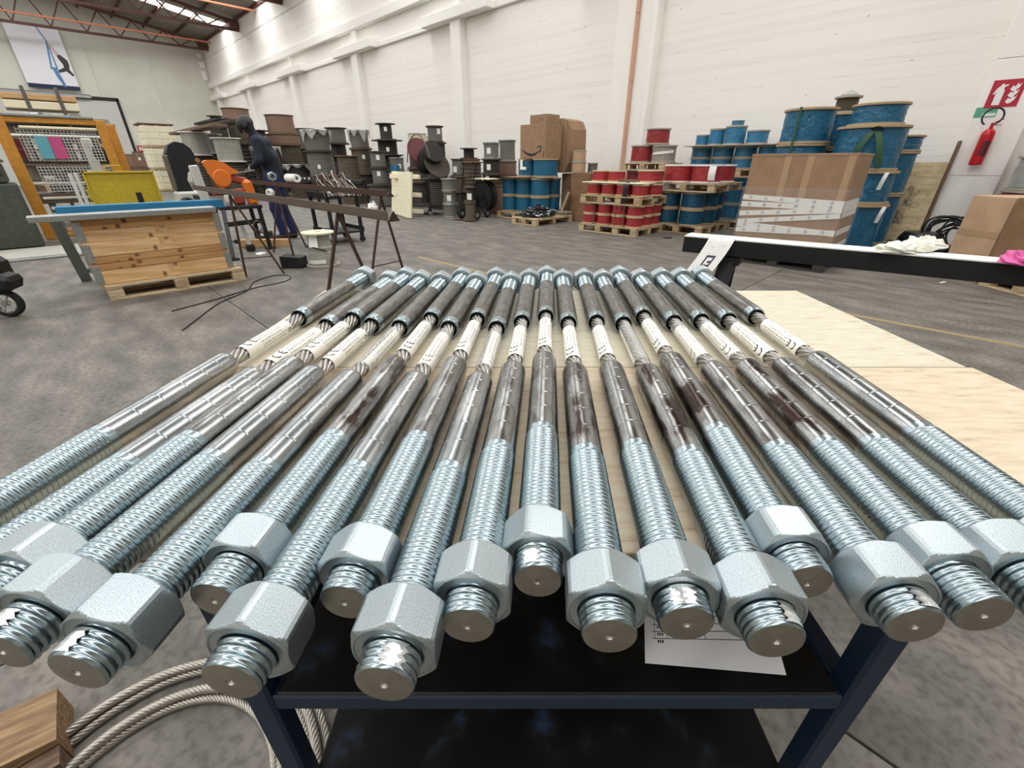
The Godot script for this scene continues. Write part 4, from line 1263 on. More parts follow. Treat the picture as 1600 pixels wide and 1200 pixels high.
	for k in 9:
		pts = []
		for q in 20:
			pts.append(Vector3(-0.3 + q * 0.032, 0.02 + absf(sin(q * 0.5 + k)) * (0.02 + 0.01 * (k % 4)) + 0.004 * k, 0.1 * sin(q * 0.35 + k * 1.3) - 0.02))
		part(t, "strand", tube(pts, 0.007, 5), M.rope_dull)
	t = thing("card_offcut", "tan cardboard offcut leaning on the big cartons behind the offcuts", "cardboard", Vector3.ZERO)
	part(t, "sheet", bar(WD(6.72, 8.3, 0.18), WD(6.6, 8.42, 0.62), 0.42, 0.008, 0.002), M.card_light)
	pallet(WD(7.76, 8.35), W, 1.14, 1.1, 3, 3, "pallet on the floor under the blue reels and brown carton")
	for b in [[0.146, 0.36], [0.508, 0.38]]:
		var lay = "lower" if b[0] < 0.3 else "upper"
		row("blue_left", [8.12, 7.65, 7.18], 8.1, b[0], b[1], 0.23, "blue reel, %s layer under the bent card" % lay)
		row("blue_left", [7.22], 8.58, b[0], b[1], 0.2, "blue reel, %s layer, rear, beside the big cartons" % lay)
	t = thing("cover_board", "bent cardboard sheet lying over the lower blue reels", "board", WD(7.75, 8.05, 0.9), W)
	part(t, "sheet", sheet(func(s, q): return Vector3(-0.68 + s * 1.15, 0.0 + 0.004 - 0.14 * pow(maxf(0.0, 0.3 - s) / 0.3, 1.5), -0.3 + q * 0.62), 14, 4, 0.008), M.card_light)
	reel("blue_left", WD(7.65, 8.2, 0.912), 0.25, 0.37, Vector3.ZERO, 0.03, "blue reel with a white pouch under the tall carton")
	reel("blue_left", WD(7.08, 8.15, 0.912), 0.29, 0.37, Vector3.ZERO, 0.03, "wide plain blue reel under the tall carton")
	t = thing("document_pouch", "white document pouch stuck on the upper blue reel", "label", WD(7.62, 7.945, 1.06), W)
	part(t, "pouch", prism([Vector2(-0.06, 0.2), Vector2(0.02, 0.2), Vector2(0.02, 0.06), Vector2(0.13, 0.06), Vector2(0.13, 0.0), Vector2(-0.06, 0.0)], 0, 0.003), M.paper_white)
	t = carton("tall_carton", "tall brown carton with a black smiling arrow on the blue reels", WD(7.3, 8.2, 1.284), W, 0.78, 0.66, 0.5, M.card)
	part(t, "raised_flap", box(0.5, 0.17, 0.4, 0.004), M.card, Vector3(0.135, 0.745, 0.03))
	part(t, "carry_slot", box(0.1, 0.03, 0.004, 0.001), M.card_dark, Vector3(0.22, 0.735, 0.2315))
	part(t, "edge_strip", box(0.02, 0.14, 0.003, 0.0005), M.ink, Vector3(0.33, 0.08, 0.2515))
	part(t, "edge_tape", box(0.012, 0.66, 0.002, 0.0005), M.card_dark, Vector3(0.37, 0.43, 0.251))
	st = begin()
	var arc = []
	for k in 17:
		var a = lerpf(0.0, 1.0, k / 16.0)
		arc.append([Vector3(-0.34 + a * 0.56, 0.2 - 0.13 * sin(a * PI * 0.86 + 0.1) + 0.0 * a, 0.252), 0.008 + 0.02 * sin(a * PI)])
	for k in 16:
		var w0 = Vector3(0, arc[k][1], 0)
		var w1 = Vector3(0, arc[k + 1][1], 0)
		quad(st, arc[k][0] - w0, arc[k + 1][0] - w1, arc[k + 1][0] + w1, arc[k][0] + w0, Vector3(0, 0, 1))
	add_box(st, Vector3(0.235, 0.175, 0.252), Vector3(0.026, 0.13, 0.001), 0.0002, Basis(Vector3(0, 0, 1), -0.25))
	add_box(st, Vector3(0.185, 0.23, 0.252), Vector3(0.12, 0.024, 0.001), 0.0002, Basis(Vector3(0, 0, 1), 0.15))
	part(t, "printed_arrow", st.commit(), M.ink)
	t = thing("bulging_carton", "bulging brown carton bound with tape behind the tall carton", "carton", WD(6.95, 8.85, 1.0), W)
	part(t, "body", prism([Vector2(-0.3, 0.0), Vector2(0.1, 0.0), Vector2(0.2, 0.2), Vector2(0.24, 0.5), Vector2(0.22, 0.85), Vector2(0.12, 1.02), Vector2(-0.05, 1.07), Vector2(-0.3, 1.06)], -0.25, 0.3), M.card)
	for x in [0.02, 0.1]:
		part(t, "tape", box(0.04, 0.98, 0.003, 0.001), M.card_tape, Vector3(x - 0.05, 0.52, 0.3015))
	t = carton("big_carton", "big plain brown carton on the floor behind the metal offcuts", WD(6.86, 9.02), W, 0.48, 0.98, 0.5, M.card)
	t = carton("big_carton", "big brown carton standing next to the red reel pallets", WD(6.33, 8.75), W, 0.5, 1.0, 0.6, M.card_dark)
	reel("tan_small", WD(6.5, 8.6, 1.004), 0.16, 0.22, Vector3.ZERO, 0.03, "lower tan wrapped reel standing on the big carton")
	reel("tan_small", WD(6.5, 8.6, 1.225), 0.15, 0.22, Vector3.ZERO, 0.03, "upper tan wrapped reel against the bulging carton")
	t = thing("cable_reel", "small grey reel standing on the big carton by the wall", "reel", WD(6.3, 8.85, 1.002), W)
	part(t, "flange", meshes["u_flange"], M.wood_grey, Vector3.ZERO, Vector3.ZERO, Vector3(0.12, 0.02, 0.12))
	part(t, "flange", meshes["u_flange"], M.wood_grey, Vector3(0, 0.18, 0), Vector3.ZERO, Vector3(0.12, 0.02, 0.12))
	part(t, "winding", meshes["u_wound"], M.wind_grey, Vector3(0, 0.02, 0), Vector3.ZERO, Vector3(0.105, 0.16, 0.105))
	t = thing("hook_scrap", "small black bent strip lying on the floor by the blue pallet", "scrap", F(1044, 372, 0.0))
	pts = []
	for k in 8:
		pts.append(Vector3(-0.08 + 0.02 * k, 0.012, 0.06 * sin(k * 0.5)))
	part(t, "strip", tube(pts, 0.012, 6), M.black)
func crumple(rad: float, hgt: float, sd: int, nu := 14, nv := 8) -> Mesh:     # a crumpled lump of sheet or cloth, resting at y = 0
	var f := FastNoiseLite.new()
	f.seed = sd
	f.frequency = 2.2
	var st = begin()
	var P = func(i, j):
		var a = TAU * i / nu
		var b = PI / 2 * j / nv
		var k = 1.0 + 0.55 * f.get_noise_3d(cos(a) * cos(b), sin(b), sin(a) * cos(b))
		return Vector3(cos(a) * cos(b) * rad * k, maxf(0.002, sin(b) * hgt * k), sin(a) * cos(b) * rad * k)
	for j in nv:
		for i in nu:
			var p = [P.call(i, j), P.call((i + 1) % nu, j), P.call((i + 1) % nu, j + 1), P.call(i, j + 1)]
			for q in [[0, 1, 2], [0, 2, 3]]:
				var n = (p[q[1]] - p[q[0]]).cross(p[q[2]] - p[q[0]])
				if n.length() < 1e-10:
					continue
				n = n.normalized()
				if n.dot((p[0] + p[2]) * 0.5) < 0:
					n = -n
				tri(st, p[q[0]], p[q[1]], p[q[2]], n)
	return st.commit()
func wrap_film(sx: float, sy: float, sz: float) -> Mesh:     # stretch film round a box, open at the top, with loose wrinkles
	var f := FastNoiseLite.new()
	f.seed = 17
	f.frequency = 3.0
	var st = begin()
	var cs = [Vector2(-sx / 2, sz / 2), Vector2(sx / 2, sz / 2), Vector2(sx / 2, -sz / 2), Vector2(-sx / 2, -sz / 2)]
	var P = func(e, i, j):
		var c = cs[e].lerp(cs[(e + 1) % 4], i / 16.0)
		var y = 0.004 + sy * j / 12.0
		var k = 1.0 + 0.012 + 0.012 * f.get_noise_3d(c.x, y * 3.0, c.y)
		return Vector3(c.x * k, y, c.y * k)
	for e in 4:
		for i in 16:
			for j in 12:
				quad(st, P.call(e, i, j), P.call(e, i + 1, j), P.call(e, i + 1, j + 1), P.call(e, i, j + 1))
	return st.commit()

# ------------------------------------------------------------------ the heap of reels along the wall
func drape(at: Vector3, r: float, drop: float, sd: int, label: String):
	var t = thing("plastic_drape", label, "plastic", at, 0.0, "plastic sheets on the reel heap")
	var n := FastNoiseLite.new()
	n.seed = sd
	n.frequency = 1.1
	var face = atan2(-at.x, -at.z)      # towards the open floor
	part(t, "sheet", sheet(func(s, q):
		var a = face + (s - 0.5) * 4.4
		var tooth = s * (4.0 + sd % 3) + 0.37 * sd
		var saw = 1.0 - absf(fmod(tooth, 1.0) * 2.0 - 1.0)
		var hang = drop * (0.1 + 0.08 * n.get_noise_1d(s * 30.0) + saw * (0.25 + 0.75 * fmod(int(tooth) * 0.618 + 0.3, 1.0)))
		var rr = r * minf(q * 2.0, 1.0) * (1.0 + 0.05 * n.get_noise_2d(s * 8.0, q * 3.0)) + 0.012
		var y = 0.006 - maxf(0.0, q - 0.5) * 2.0 * hang
		if q > 0.5:
			rr += (0.025 * sin(s * 33.0) - 0.14 * r) * (q - 0.5)
		return Vector3(sin(a) * rr, y, cos(a) * rr), 44, 10, 0.003), M.film_clear)
func build_heap():
	var S = [
		# front row from the floor
		[430, 300, 6.6, [["heap_olive", 288, 46], ["heap_dark_full", 262, 44], ["heap_grey", 229, 44]], "under the pointed plastic sheet"],
		[478, 300, 7.2, [["heap_olive", 284, 50], ["heap_dark_full", 257, 52]], "behind the black cart"],
		[510, 300, 7.5, [["heap_dark_full", 277, 46], ["heap_grey", 236, 48], ["heap_grey", 203, 46]], "under the high plastic sheet"],
		[551, 300, 7.2, [["heap_olive", 285, 44], ["heap_olive", 243, 38]], "behind the wire bundle"],
		[597, 300, 7.4, [["heap_grey", 289, 46], ["heap_grey", 262, 28], ["heap_grey", 236, 28]], "by the striped sack"],
		[625, 300, 8.35, [["heap_dark_full", 290, 36], ["heap_steel", 270, 30], ["heap_steel", 246, 24]], "behind the pale slab"],
		[703, 320, 6.95, [["heap_steel", 319, 24], ["heap_steel", 299, 22], ["heap_steel", 279, 24]], "beside the hand truck"],
		[717, 300, 7.6, [["heap_dark_full", 300, 30], ["heap_olive", 275, 28], ["heap_grey", 248, 20]], "behind the hand truck"],
		[739, 300, 8.5, [["heap_olive", 253, 34]], "behind the round black reel"],
		[769, 300, 8.3, [["heap_brown", 290, 36], ["heap_dark_full", 272, 34], ["heap_dark_full", 248, 32], ["heap_steel", 222, 27]], "over the round black reel"],
		[793, 300, 9.0, [["heap_brown", 274, 32], ["heap_brown", 252, 30], ["heap_steel", 218, 28]], "against the tall carton"],
		[657, 300, 8.2, [["heap_dark_full", 285, 36], ["heap_olive", 262, 34], ["heap_dark_full", 236, 30]], "behind the trolley's disc"],
		[686, 300, 8.1, [["heap_dark_full", 280, 38], ["heap_dark_full", 252, 36], ["heap_dark_full", 222, 34], ["heap_grey", 196, 28]], "beside the tipped reel"],
		# second row
		[450, 250, 8.4, [["heap_dark_full", 265, 56], ["heap_olive", 226, 54], ["heap_brown", 209, 52], ["heap_brown", 179, 44]], "behind the worker's back"],
		[532, 250, 8.7, [["heap_dark_full", 270, 40], ["heap_dark", 244, 34], ["heap_dark", 224, 36], ["heap_grey", 199, 34]], "between the two high plastic sheets"],
		[566, 250, 8.5, [["heap_dark_full", 272, 38], ["heap_olive", 232, 36], ["heap_grey", 203, 34]], "under the small plastic sheet"],
		[608, 250, 8.9, [["heap_dark_full", 266, 44], ["heap_dark_full", 243, 40], ["heap_dark", 218, 48], ["heap_dark", 192, 31]], "of dark waisted reels by the wall"],
		[655, 250, 9.2, [["heap_dark_full", 265, 40], ["heap_olive", 233, 34], ["heap_cream", 208, 29]], "with the broad cream reel"],
		[672, 250, 10.1, [["heap_dark_full", 270, 36], ["heap_brown", 252, 30], ["heap_cream", 213, 22]], "with the narrow cream reel"],
		[733, 250, 9.3, [["heap_dark_full", 276, 40], ["heap_brown", 248, 36], ["heap_dark", 231, 27]], "in front of the fourth column"],
		[484, 250, 9.8, [["heap_dark_full", 262, 44], ["heap_olive", 232, 42], ["heap_steel", 200, 34]], "at the wall behind the plastic sheets"],
		# beyond the worker
		[316, 260, 4.9, [["heap_dark_full", 243, 44], ["heap_pale", 206, 42]], "beyond the saw's blade guard"],
		[340, 260, 6.0, [["heap_dark_full", 240, 40], ["heap_pale", 209, 38]], "between the white flanged stacks"],
		[364, 260, 5.3, [["heap_dark_full", 253, 46], ["heap_pale", 215, 44]], "in front of the worker's face"],
		[352, 240, 6.9, [["heap_dark_full", 225, 34], ["heap_dark_full", 198, 30], ["heap_dark", 181, 26]], "rising beyond the dark planks"],
		[384, 240, 6.9, [["heap_dark_full", 225, 46], ["heap_olive", 190, 40], ["heap_brown", 169, 42]], "rising behind the worker's head"],
		[410, 240, 7.1, [["heap_dark_full", 232, 40], ["heap_dark", 203, 36]], "behind the worker's shoulder"],
	]
	for s in S:
		stack(s[0], s[1], s[2], 0.0, s[3], s[4])
	var blue = uat(618, 280, 7.0)
	stack(621, 290, 7.8, 0.0, [["heap_blue", 284, 14], ["heap_blue", 258, 14]], "next to the striped sack")
	# plastic sheets
	for e in [[510, 203, 7.5, 46, 0.42, 1], [478, 257, 7.2, 52, 0.3, 2], [430, 229, 6.6, 46, 0.5, 3], [566, 203, 8.5, 34, 0.45, 4]]:
		var rr = px_radius(e[0], e[1], e[2], e[3])
		var p = WD(uat(e[0], 300 if e[2] < 8 else 250, e[2]), e[2], 0)
		var hh = HC + (p.length() - rr * 0.9) / Vector2(ray(e[0], e[1]).x, ray(e[0], e[1]).z).length() * ray(e[0], e[1]).y
		drape(Vector3(p.x, hh + 0.003, p.z), rr, e[4], e[5], ["", "clear plastic sheet hanging over the tall grey reel", "clear plastic sheet hanging over a low dark reel", "clear plastic sheet hanging in points beside the worker", "clear plastic sheet hanging over the small grey reel"][e[5]])
	# planks lying on the far reels
	var k = 0
	for e in [[272, 345, 203, 5.0], [292, 374, 197, 5.7], [312, 350, 190, 6.0]]:
		var a = Wp(e[0], e[2], e[3])
		var b = Wp(e[1], e[2] + 1, e[3])
		var t = thing("plank", ["long dark plank across the white flanged reels", "brown plank lying over the reels beyond the worker", "dark tarred board on top of the far reels"][k], "plank", Vector3.ZERO)
		var q = (a + b) / 2.0
		part(t, "board", bar(Vector3(a.x, q.y, a.z), Vector3(b.x, q.y, b.z), 0.5, 0.09, 0.01), [M.wood_brown, M.flange_dark, M.iron][k])
		k += 1
	# low rack beam with labels in front of the heap
	var t = thing("rack", "low black rack with white label holders under the plastic covered reels", "rack", Vector3.ZERO, WALL_TURN)
	var hb = hat(480, 279, 6.45)
	var ua = uat(432, 279, 6.45)
	var ub = uat(566, 281, 6.45)
	lbox(t, "beam", ua, ub, 6.42, 6.48, hb - 0.06, hb + 0.04, M.black)
	for x in [ua, (ua + ub) / 2, ub]:
		lbox(t, "upright", x - 0.04, x + 0.04, 6.48, 6.56, 0.0, hb + 0.08, M.black)
	for x in [470, 476, 483, 520, 526, 546]:
		var uu = uat(x, 278, 6.42)
		lbox(t, "label_holder", uu - 0.05, uu + 0.05, 6.41, 6.42, hb - 0.03, hb + 0.03, M.white, 0.002)
	# pale crates far behind
	for i in 3:
		t = thing("pale_crate", "pale wooden crate, %s of the stack before the far wall" % ["lowest", "middle", "topmost"][i], "crate", WD(27.6, 4.5, i * 0.9), WALL_TURN, "pale crates before the far wall")
		part(t, "skid", box(1.2, 0.1, 1.2, 0.02), M.pallet_b, Vector3(0, 0.05, 0))
		for q in 3:
			part(t, "board", box(1.16, 0.255, 1.2, 0.015), M.wood_pale, Vector3(0, 0.23 + 0.262 * q, 0))
		for z in [-0.45, 0.0, 0.45]:
			part(t, "batten", box(1.2, 0.79, 0.08, 0.01), M.wood_pale, Vector3(0, 0.5, z))
	t = thing("crate_lid", "brown lid on the tall stack of pale crates", "lid", WD(27.6, 4.5, 2.735), WALL_TURN)
	part(t, "lid", box(1.25, 0.06, 1.3, 0.01), M.wood_brown)
	for i in 3:
		stack(198 + i * 14, 270, 3.2 + i * 0.5, 0.0, [["heap_brown", 262, 18], ["heap_brown", 245 - i * 4, 16]], ["below the sliding door", "by the tiny wall sign", "beside the pale crates"][i])
	# trolley, hand trucks and the white slab in front
	var fl = F(655, 341)
	t = thing("steel_trolley", "small dark steel trolley with two decks before the reel heap", "trolley", Vector3.ZERO, WALL_TURN)
	var c = udh(F(672, 334))
	for du in [-0.45, 0.45]:
		for dv in [-0.28, 0.28]:
			lbox(t, "post", c.x + du - 0.02, c.x + du + 0.02, c.y + dv - 0.02, c.y + dv + 0.02, 0.1, 0.86, M.iron)
			part(t, "caster", lathe("caster2", [Vector2(0.001, -0.02), Vector2(0.05, -0.02), Vector2(0.05, 0.02), Vector2(0.001, 0.02)], 18), M.galvanised, L(c.x + du, c.y + dv, 0.05), Vector3(0, 0, PI / 2))
	for hh in [0.2, 0.82]:
		lbox(t, "deck", c.x - 0.47, c.x + 0.47, c.y - 0.3, c.y + 0.3, hh, hh + 0.03, M.iron)
	t = thing("tilted_reel", "tipped dark reel with a maroon end disc lying on the steel trolley", "reel", WD(c.x - 0.05, c.y, 1.36), WALL_TURN)
	var wheel = Vector3(0, 0, -1.1)
	part(t, "drum", lathe("tilt_drum", [Vector2(0.001, -0.3), Vector2(0.26, -0.3), Vector2(0.26, 0.3), Vector2(0.001, 0.3)], 28), M.iron, Vector3(0.1, -0.05, 0), Vector3(0.2, 0, -1.05))
	part(t, "disc", lathe("tilt_disc", [Vector2(0.001, -0.02), Vector2(0.33, -0.02), Vector2(0.34, 0.0), Vector2(0.33, 0.02), Vector2(0.001, 0.02)], 32), M.maroon, Vector3(-0.17, 0.1, 0.06), Vector3(0.2, 0, -1.05))
	part(t, "disc", lathe("tilt_disc", [], 32), M.flange_dark, Vector3(0.36, -0.2, -0.05), Vector3(0.2, 0, -1.05))
	var pts = []
	for q in 16:
		var a = lerpf(0.2, 2.8, q / 15.0)
		pts.append(Vector3(0.1 - cos(a) * 0.5, -0.3 + sin(a) * 0.75, 0.32))
	part(t, "hoop", tube(pts, 0.014, 7), M.steel_grey)
	t = thing("white_slab", "pale upright slab of boards leaning before the trolley", "slab", Vector3.ZERO, WALL_TURN)
	var sl = udh(F(613, 334))
	var sr = udh(F(640, 343))
	for q in 5:
		part(t, "board", box(0.2, 1.0, 0.05, 0.006), M.wood_pale, L(lerpf(sl.x, sr.x, (q + 0.5) / 5.0), lerpf(sl.y, sr.y, (q + 0.5) / 5.0) + 0.1, 0.512), Vector3(-0.16, 0.15, 0))
	for hh in [0.12, 0.5, 0.9]:
		part(t, "batten", box(1.0, 0.1, 0.08, 0.006), M.wood_pale, L((sl.x + sr.x) / 2, (sl.y + sr.y) / 2 + 0.24 + 0.0, hh), Vector3(-0.16, 0.2, 0))
	# hand truck with dark bottle shapes
	var hc = udh(F(727, 344))
	t = thing("hand_truck", "rusty two wheeled hand truck leaning before the small reels", "hand truck", WD(hc.x, hc.y), WALL_TURN)
	for x in [-0.2, 0.2]:
		part(t, "rail", tube([Vector3(x, 0.06, 0.0), Vector3(x, 0.6, -0.08), Vector3(x, 1.15, -0.2), Vector3(x * 0.9, 1.22, -0.12)], 0.018, 8), M.iron)
		part(t, "wheel", lathe("truck_wheel", [Vector2(0.03, -0.025), Vector2(0.11, -0.03), Vector2(0.125, 0.0), Vector2(0.11, 0.03), Vector2(0.03, 0.025), Vector2(0.03, -0.025)], 24), M.rubber, Vector3(x * 1.35, 0.125, -0.12), Vector3(0, 0, PI / 2))
		part(t, "hub", lathe("truck_hub", [Vector2(0.001, -0.028), Vector2(0.05, -0.032), Vector2(0.05, 0.032), Vector2(0.001, 0.028)], 18), M.galvanised, Vector3(x * 1.35, 0.125, -0.12), Vector3(0, 0, PI / 2))
	for y in [0.3, 0.6, 0.9, 1.1]:
		part(t, "rung", bar(Vector3(-0.2, y, -0.1), Vector3(0.2, y, -0.1), 0.03, 0.02), M.iron)
	part(t, "toe_plate", box(0.42, 0.012, 0.2, 0.002), M.steel_rust, Vector3(0, 0.01, 0.1))
	for i in 2:
		stack(735 + i * 0, 330, hc.y - 0.05, 0.02, [["heap_olive", 316, 18], ["heap_dark", 292, 18]] if i == 0 else [], "standing on the hand truck")
	hc = udh(F(753, 339))
	t = thing("fan_reel", "round black reel on a wheeled stand beside the blue reels", "reel stand", WD(hc.x, hc.y + 0.1), WALL_TURN)
	part(t, "drum", lathe("fan_drum", [Vector2(0.001, -0.09), Vector2(0.3, -0.09), Vector2(0.32, -0.11), Vector2(0.35, -0.11), Vector2(0.35, -0.09), Vector2(0.3, -0.06), Vector2(0.3, 0.06), Vector2(0.35, 0.09), Vector2(0.35, 0.11), Vector2(0.32, 0.11), Vector2(0.3, 0.09), Vector2(0.001, 0.09)], 36), M.black, Vector3(0, 0.48, 0), Vector3(PI / 2, 0, 0))
	part(t, "hub", lathe("fan_hub", [Vector2(0.001, -0.13), Vector2(0.08, -0.13), Vector2(0.08, 0.13), Vector2(0.001, 0.13)], 20), M.iron, Vector3(0, 0.48, 0), Vector3(PI / 2, 0, 0))
	for x in [-0.2, 0.2]:
		part(t, "wheel", lathe("truck_wheel", [], 1), M.rubber, Vector3(x, 0.1, 0.1), Vector3(0, 0, PI / 2), Vector3(0.8, 0.8, 0.8))
		part(t, "hub", lathe("truck_hub", [], 1), M.galvanised, Vector3(x, 0.1, 0.1), Vector3(0, 0, PI / 2), Vector3(0.8, 0.8, 0.8))
		part(t, "frame", bar(Vector3(x, 0.1, 0.1), Vector3(x * 0.6, 0.5, 0.14), 0.03, 0.03), M.iron)
	part(t, "axle", bar(Vector3(-0.2, 0.1, 0.1), Vector3(0.2, 0.1, 0.1), 0.03, 0.03), M.iron)
	part(t, "shelf", box(0.6, 0.02, 0.4, 0.003), M.wood_pale, Vector3(0.1, 0.86, 0))
	t = thing("striped_bag", "small grey and white striped sack on the floor by the reel heap", "sack", F(583, 332))
	part(t, "sack", crumple(0.17, 0.24, 8), M.strap_white)

# ------------------------------------------------------------------ the workshop corner at the left
func build_workshop():
	var W = WALL_TURN
	var t
	# machine guard
	t = thing("machine_guard", "orange post and wire mesh machine guard", "guard fence", Vector3.ZERO, W)
	var u = 11.35
	lbox(t, "post", u - 0.06, u + 0.06, -0.24, -0.08, 0.0, 1.86, M.guard_orange)
	lbox(t, "post", u - 0.06, u + 0.06, 1.02, 1.15, 0.0, 1.86, M.guard_orange)
	lbox(t, "post", u + 0.2, u + 0.32, 1.18, 1.3, 0.0, 1.82, M.guard_orange)
	lbox(t, "top_rail", u - 0.04, u + 0.04, -1.6, 1.15, 1.78, 1.86, M.guard_orange)
	lbox(t, "cap_rail", u - 0.06, u + 0.06, -1.6, 1.02, 1.865, 1.91, M.galvanised)
	lbox(t, "top_rail", u - 0.03, u + 0.03, 0.05, 1.02, 1.70, 1.74, M.wood_pale)
	var st = begin()
	for k in 23:
		var d = 0.0 + k * 0.044
		add_box(st, L(u, d, 1.47), Vector3(0.009, 0.5, 0.009), 0.001)
	for k in 11:
		add_box(st, L(u, 0.5, 1.24 + k * 0.045), Vector3(0.009, 0.009, 0.97), 0.001)
	part(t, "wire_mesh", st.commit(), M.grey_paint)
	st = begin()
	for k in 23:
		add_box(st, L(u, 0.05 + k * 0.044, 0.95), Vector3(0.009, 0.42, 0.009), 0.001)
	for k in 9:
		add_box(st, L(u, 0.54, 0.76 + k * 0.047), Vector3(0.009, 0.009, 0.97), 0.001)
	part(t, "wire_mesh", st.commit(), M.grey_paint)
	for s in [[0.17, 0.33, "sheet_teal"], [0.335, 0.5, "sheet_pink"]]:
		var o = thing("plastic_sheet", "%s plastic sheet hung on the guard mesh" % ("teal" if s[0] < 0.2 else "pink"), "sheet", Vector3.ZERO, W)
		lbox(o, "sheet", u - 0.03, u - 0.02, s[0], s[1], 1.26, 1.59, M[s[2]], 0.002)
	# what stands inside the guard
	t = thing("machine_bench", "cluttered steel machine bench behind the orange guard", "machine", Vector3.ZERO, W)
	lbox(t, "bed", u + 0.35, u + 1.1, -0.1, 1.05, 0.55, 0.72, M.steel_grey)
	lbox(t, "rail", u + 0.3, u + 0.36, -0.1, 1.02, 0.86, 0.9, M.white)
	lbox(t, "rail", u + 0.3, u + 0.36, -0.05, 0.98, 0.62, 0.66, M.white)
	lbox(t, "rail", u + 0.3, u + 0.36, 0.0, 0.95, 0.45, 0.5, M.white)
	lbox(t, "drive_box", u + 0.45, u + 0.9, 0.35, 0.7, 0.72, 1.12, M.iron, 0.03)
	lbox(t, "motor", u + 0.4, u + 0.7, 0.1, 0.3, 0.72, 0.95, M.steel_grey, 0.03)
	lbox(t, "column", u + 0.5, u + 0.8, 0.78, 0.92, 0.72, 1.6, M.grey_paint, 0.02)
	part(t, "handwheel", lathe("handwheel", [Vector2(0.12, -0.015), Vector2(0.15, -0.015), Vector2(0.15, 0.015), Vector2(0.12, 0.015), Vector2(0.12, -0.015)], 28), M.black, L(u + 0.25, 0.95, 1.35), Vector3(PI / 2, 0.5, 0))
	for x in [-0.02, 0.95]:
		lbox(t, "leg", u + 0.4, u + 0.5, x, x + 0.1, 0.0, 0.55, M.grey_green)
	lbox(t, "base_plate", u + 0.2, u + 1.2, -0.1, 1.05, 0.0, 0.06, M.guard_orange)
	lbox(t, "cover", u + 0.2, u + 0.26, 0.62, 0.9, 0.1, 0.3, M.navy)
	t = thing("storage_rack", "grey storage rack with pale boards behind the machine guard", "rack", Vector3.ZERO, W)
	for d in [udh(Up(40, 160, 13.95)).y, udh(Up(92, 160, 13.95)).y]:
		lbox(t, "upright", 13.92, 13.98, d, d + 0.06, 0.0, 2.55, M.steel_grey)
	for h in [0.5, 1.2, 1.9]:
		lbox(t, "shelf", 13.9, 14.8, -0.2, 1.58, h, h + 0.06, M.steel_grey)
	lbox(t, "shelf_board", 13.95, 14.7, 0.0, 1.1, 2.16, 2.3, M.wood_pale)
	lbox(t, "shelf_board", 13.95, 14.7, 0.0, 1.1, 2.32, 2.42, M.pine)
	for k in 7:
		lbox(t, "bin", 13.95, 14.3, -0.12 + k * 0.22, 0.04 + k * 0.22, 1.26, 1.26 + 0.2 + 0.1 * (k % 3), [M.white, M.iron, M.wood_brown, M.steel_grey][k % 4], 0.01)
		lbox(t, "bin", 13.95, 14.3, -0.12 + k * 0.22, 0.04 + k * 0.22, 0.56, 0.56 + 0.24 + 0.08 * ((k * 2) % 3), [M.steel_grey, M.white, M.iron, M.maroon][k % 4], 0.01)
	var rr := RandomNumberGenerator.new()
	rr.seed = 41
	var cm = [M.iron, M.wood_brown, M.steel_grey, M.pine, M.white, M.maroon, M.grey_paint, M.wood_grey]
	for k in 26:
		var d = rr.randf_range(-0.12, 1.3)
		var h = [0.56, 1.26, 1.96][k % 3]
		var w = rr.randf_range(0.05, 0.2)
		lbox(t, "stored_item", 13.55 + rr.randf() * 0.1, 13.86, d, d + w, h, h + rr.randf_range(0.12, 0.5 if k % 3 < 2 else 0.12), cm[k % 8], 0.012)
	lbox(t, "back_board", 14.8, 14.83, -0.3, 1.6, 0.4, 2.1, M.wood_grey)
	for k in 5:
		lbox(t, "stored_bar", 13.5, 13.55, -0.2 + 0.1 * (k % 2), 1.0 + 0.12 * k, 0.62 + k * 0.26, 0.66 + k * 0.26, [M.white, M.steel_grey, M.wood_brown, M.maroon, M.white][k], 0.01)
	t = thing("pale_platform", "low pale concrete platform under the green cabinet", "platform", Vector3.ZERO, W)
	lbox(t, "slab", 9.1, 10.1, -3.0, 0.45, 0.0005, 0.03, M.wood_grey_plain, 0.004)
	# green machine at the edge
	t = thing("green_cabinet", "dark green steel machine cabinet in front of the guard", "cabinet", Vector3.ZERO, W)
	lbox(t, "body", 10.4, 11.2, -1.7, -0.27, 0.0, 0.92, M.machine_green, 0.02)
	lbox(t, "drawer_block", 10.42, 11.15, -1.7, -0.33, 0.93, 1.2, M.machine_green, 0.02)
	lbox(t, "groove", 10.395, 10.4, -1.6, -0.35, 1.03, 1.045, M.black, 0.001)
	lbox(t, "worktop", 10.38, 11.2, -1.7, -0.3, 1.205, 1.25, M.steel_grey, 0.01)
	t = thing("machine_vice", "small blue grey vice on the green machine cabinet", "vice", WD(10.8, -0.6, 1.251), W)
	part(t, "body", box(0.16, 0.12, 0.2, 0.02), M.beam_blue, Vector3(0, 0.06, 0))
	part(t, "jaw", box(0.2, 0.05, 0.05, 0.01), M.steel_grey, Vector3(0, 0.145, 0.03))
	part(t, "screw", bar(Vector3(0, 0.05, -0.2), Vector3(0, 0.05, 0.3), 0.03, 0.03), M.iron)
	# yellow door panel
	t = thing("yellow_panel", "yellow framed sheet metal guard panel with handles", "panel", Vector3.ZERO, W)
	u = 10.2
	var a = udh(Up(126, 268, u))
	var b = udh(Up(238, 266, u))
	lbox(t, "sheet", u, u + 0.02, a.y, b.y, 0.3, a.z - 0.02, M.yellow_paint)
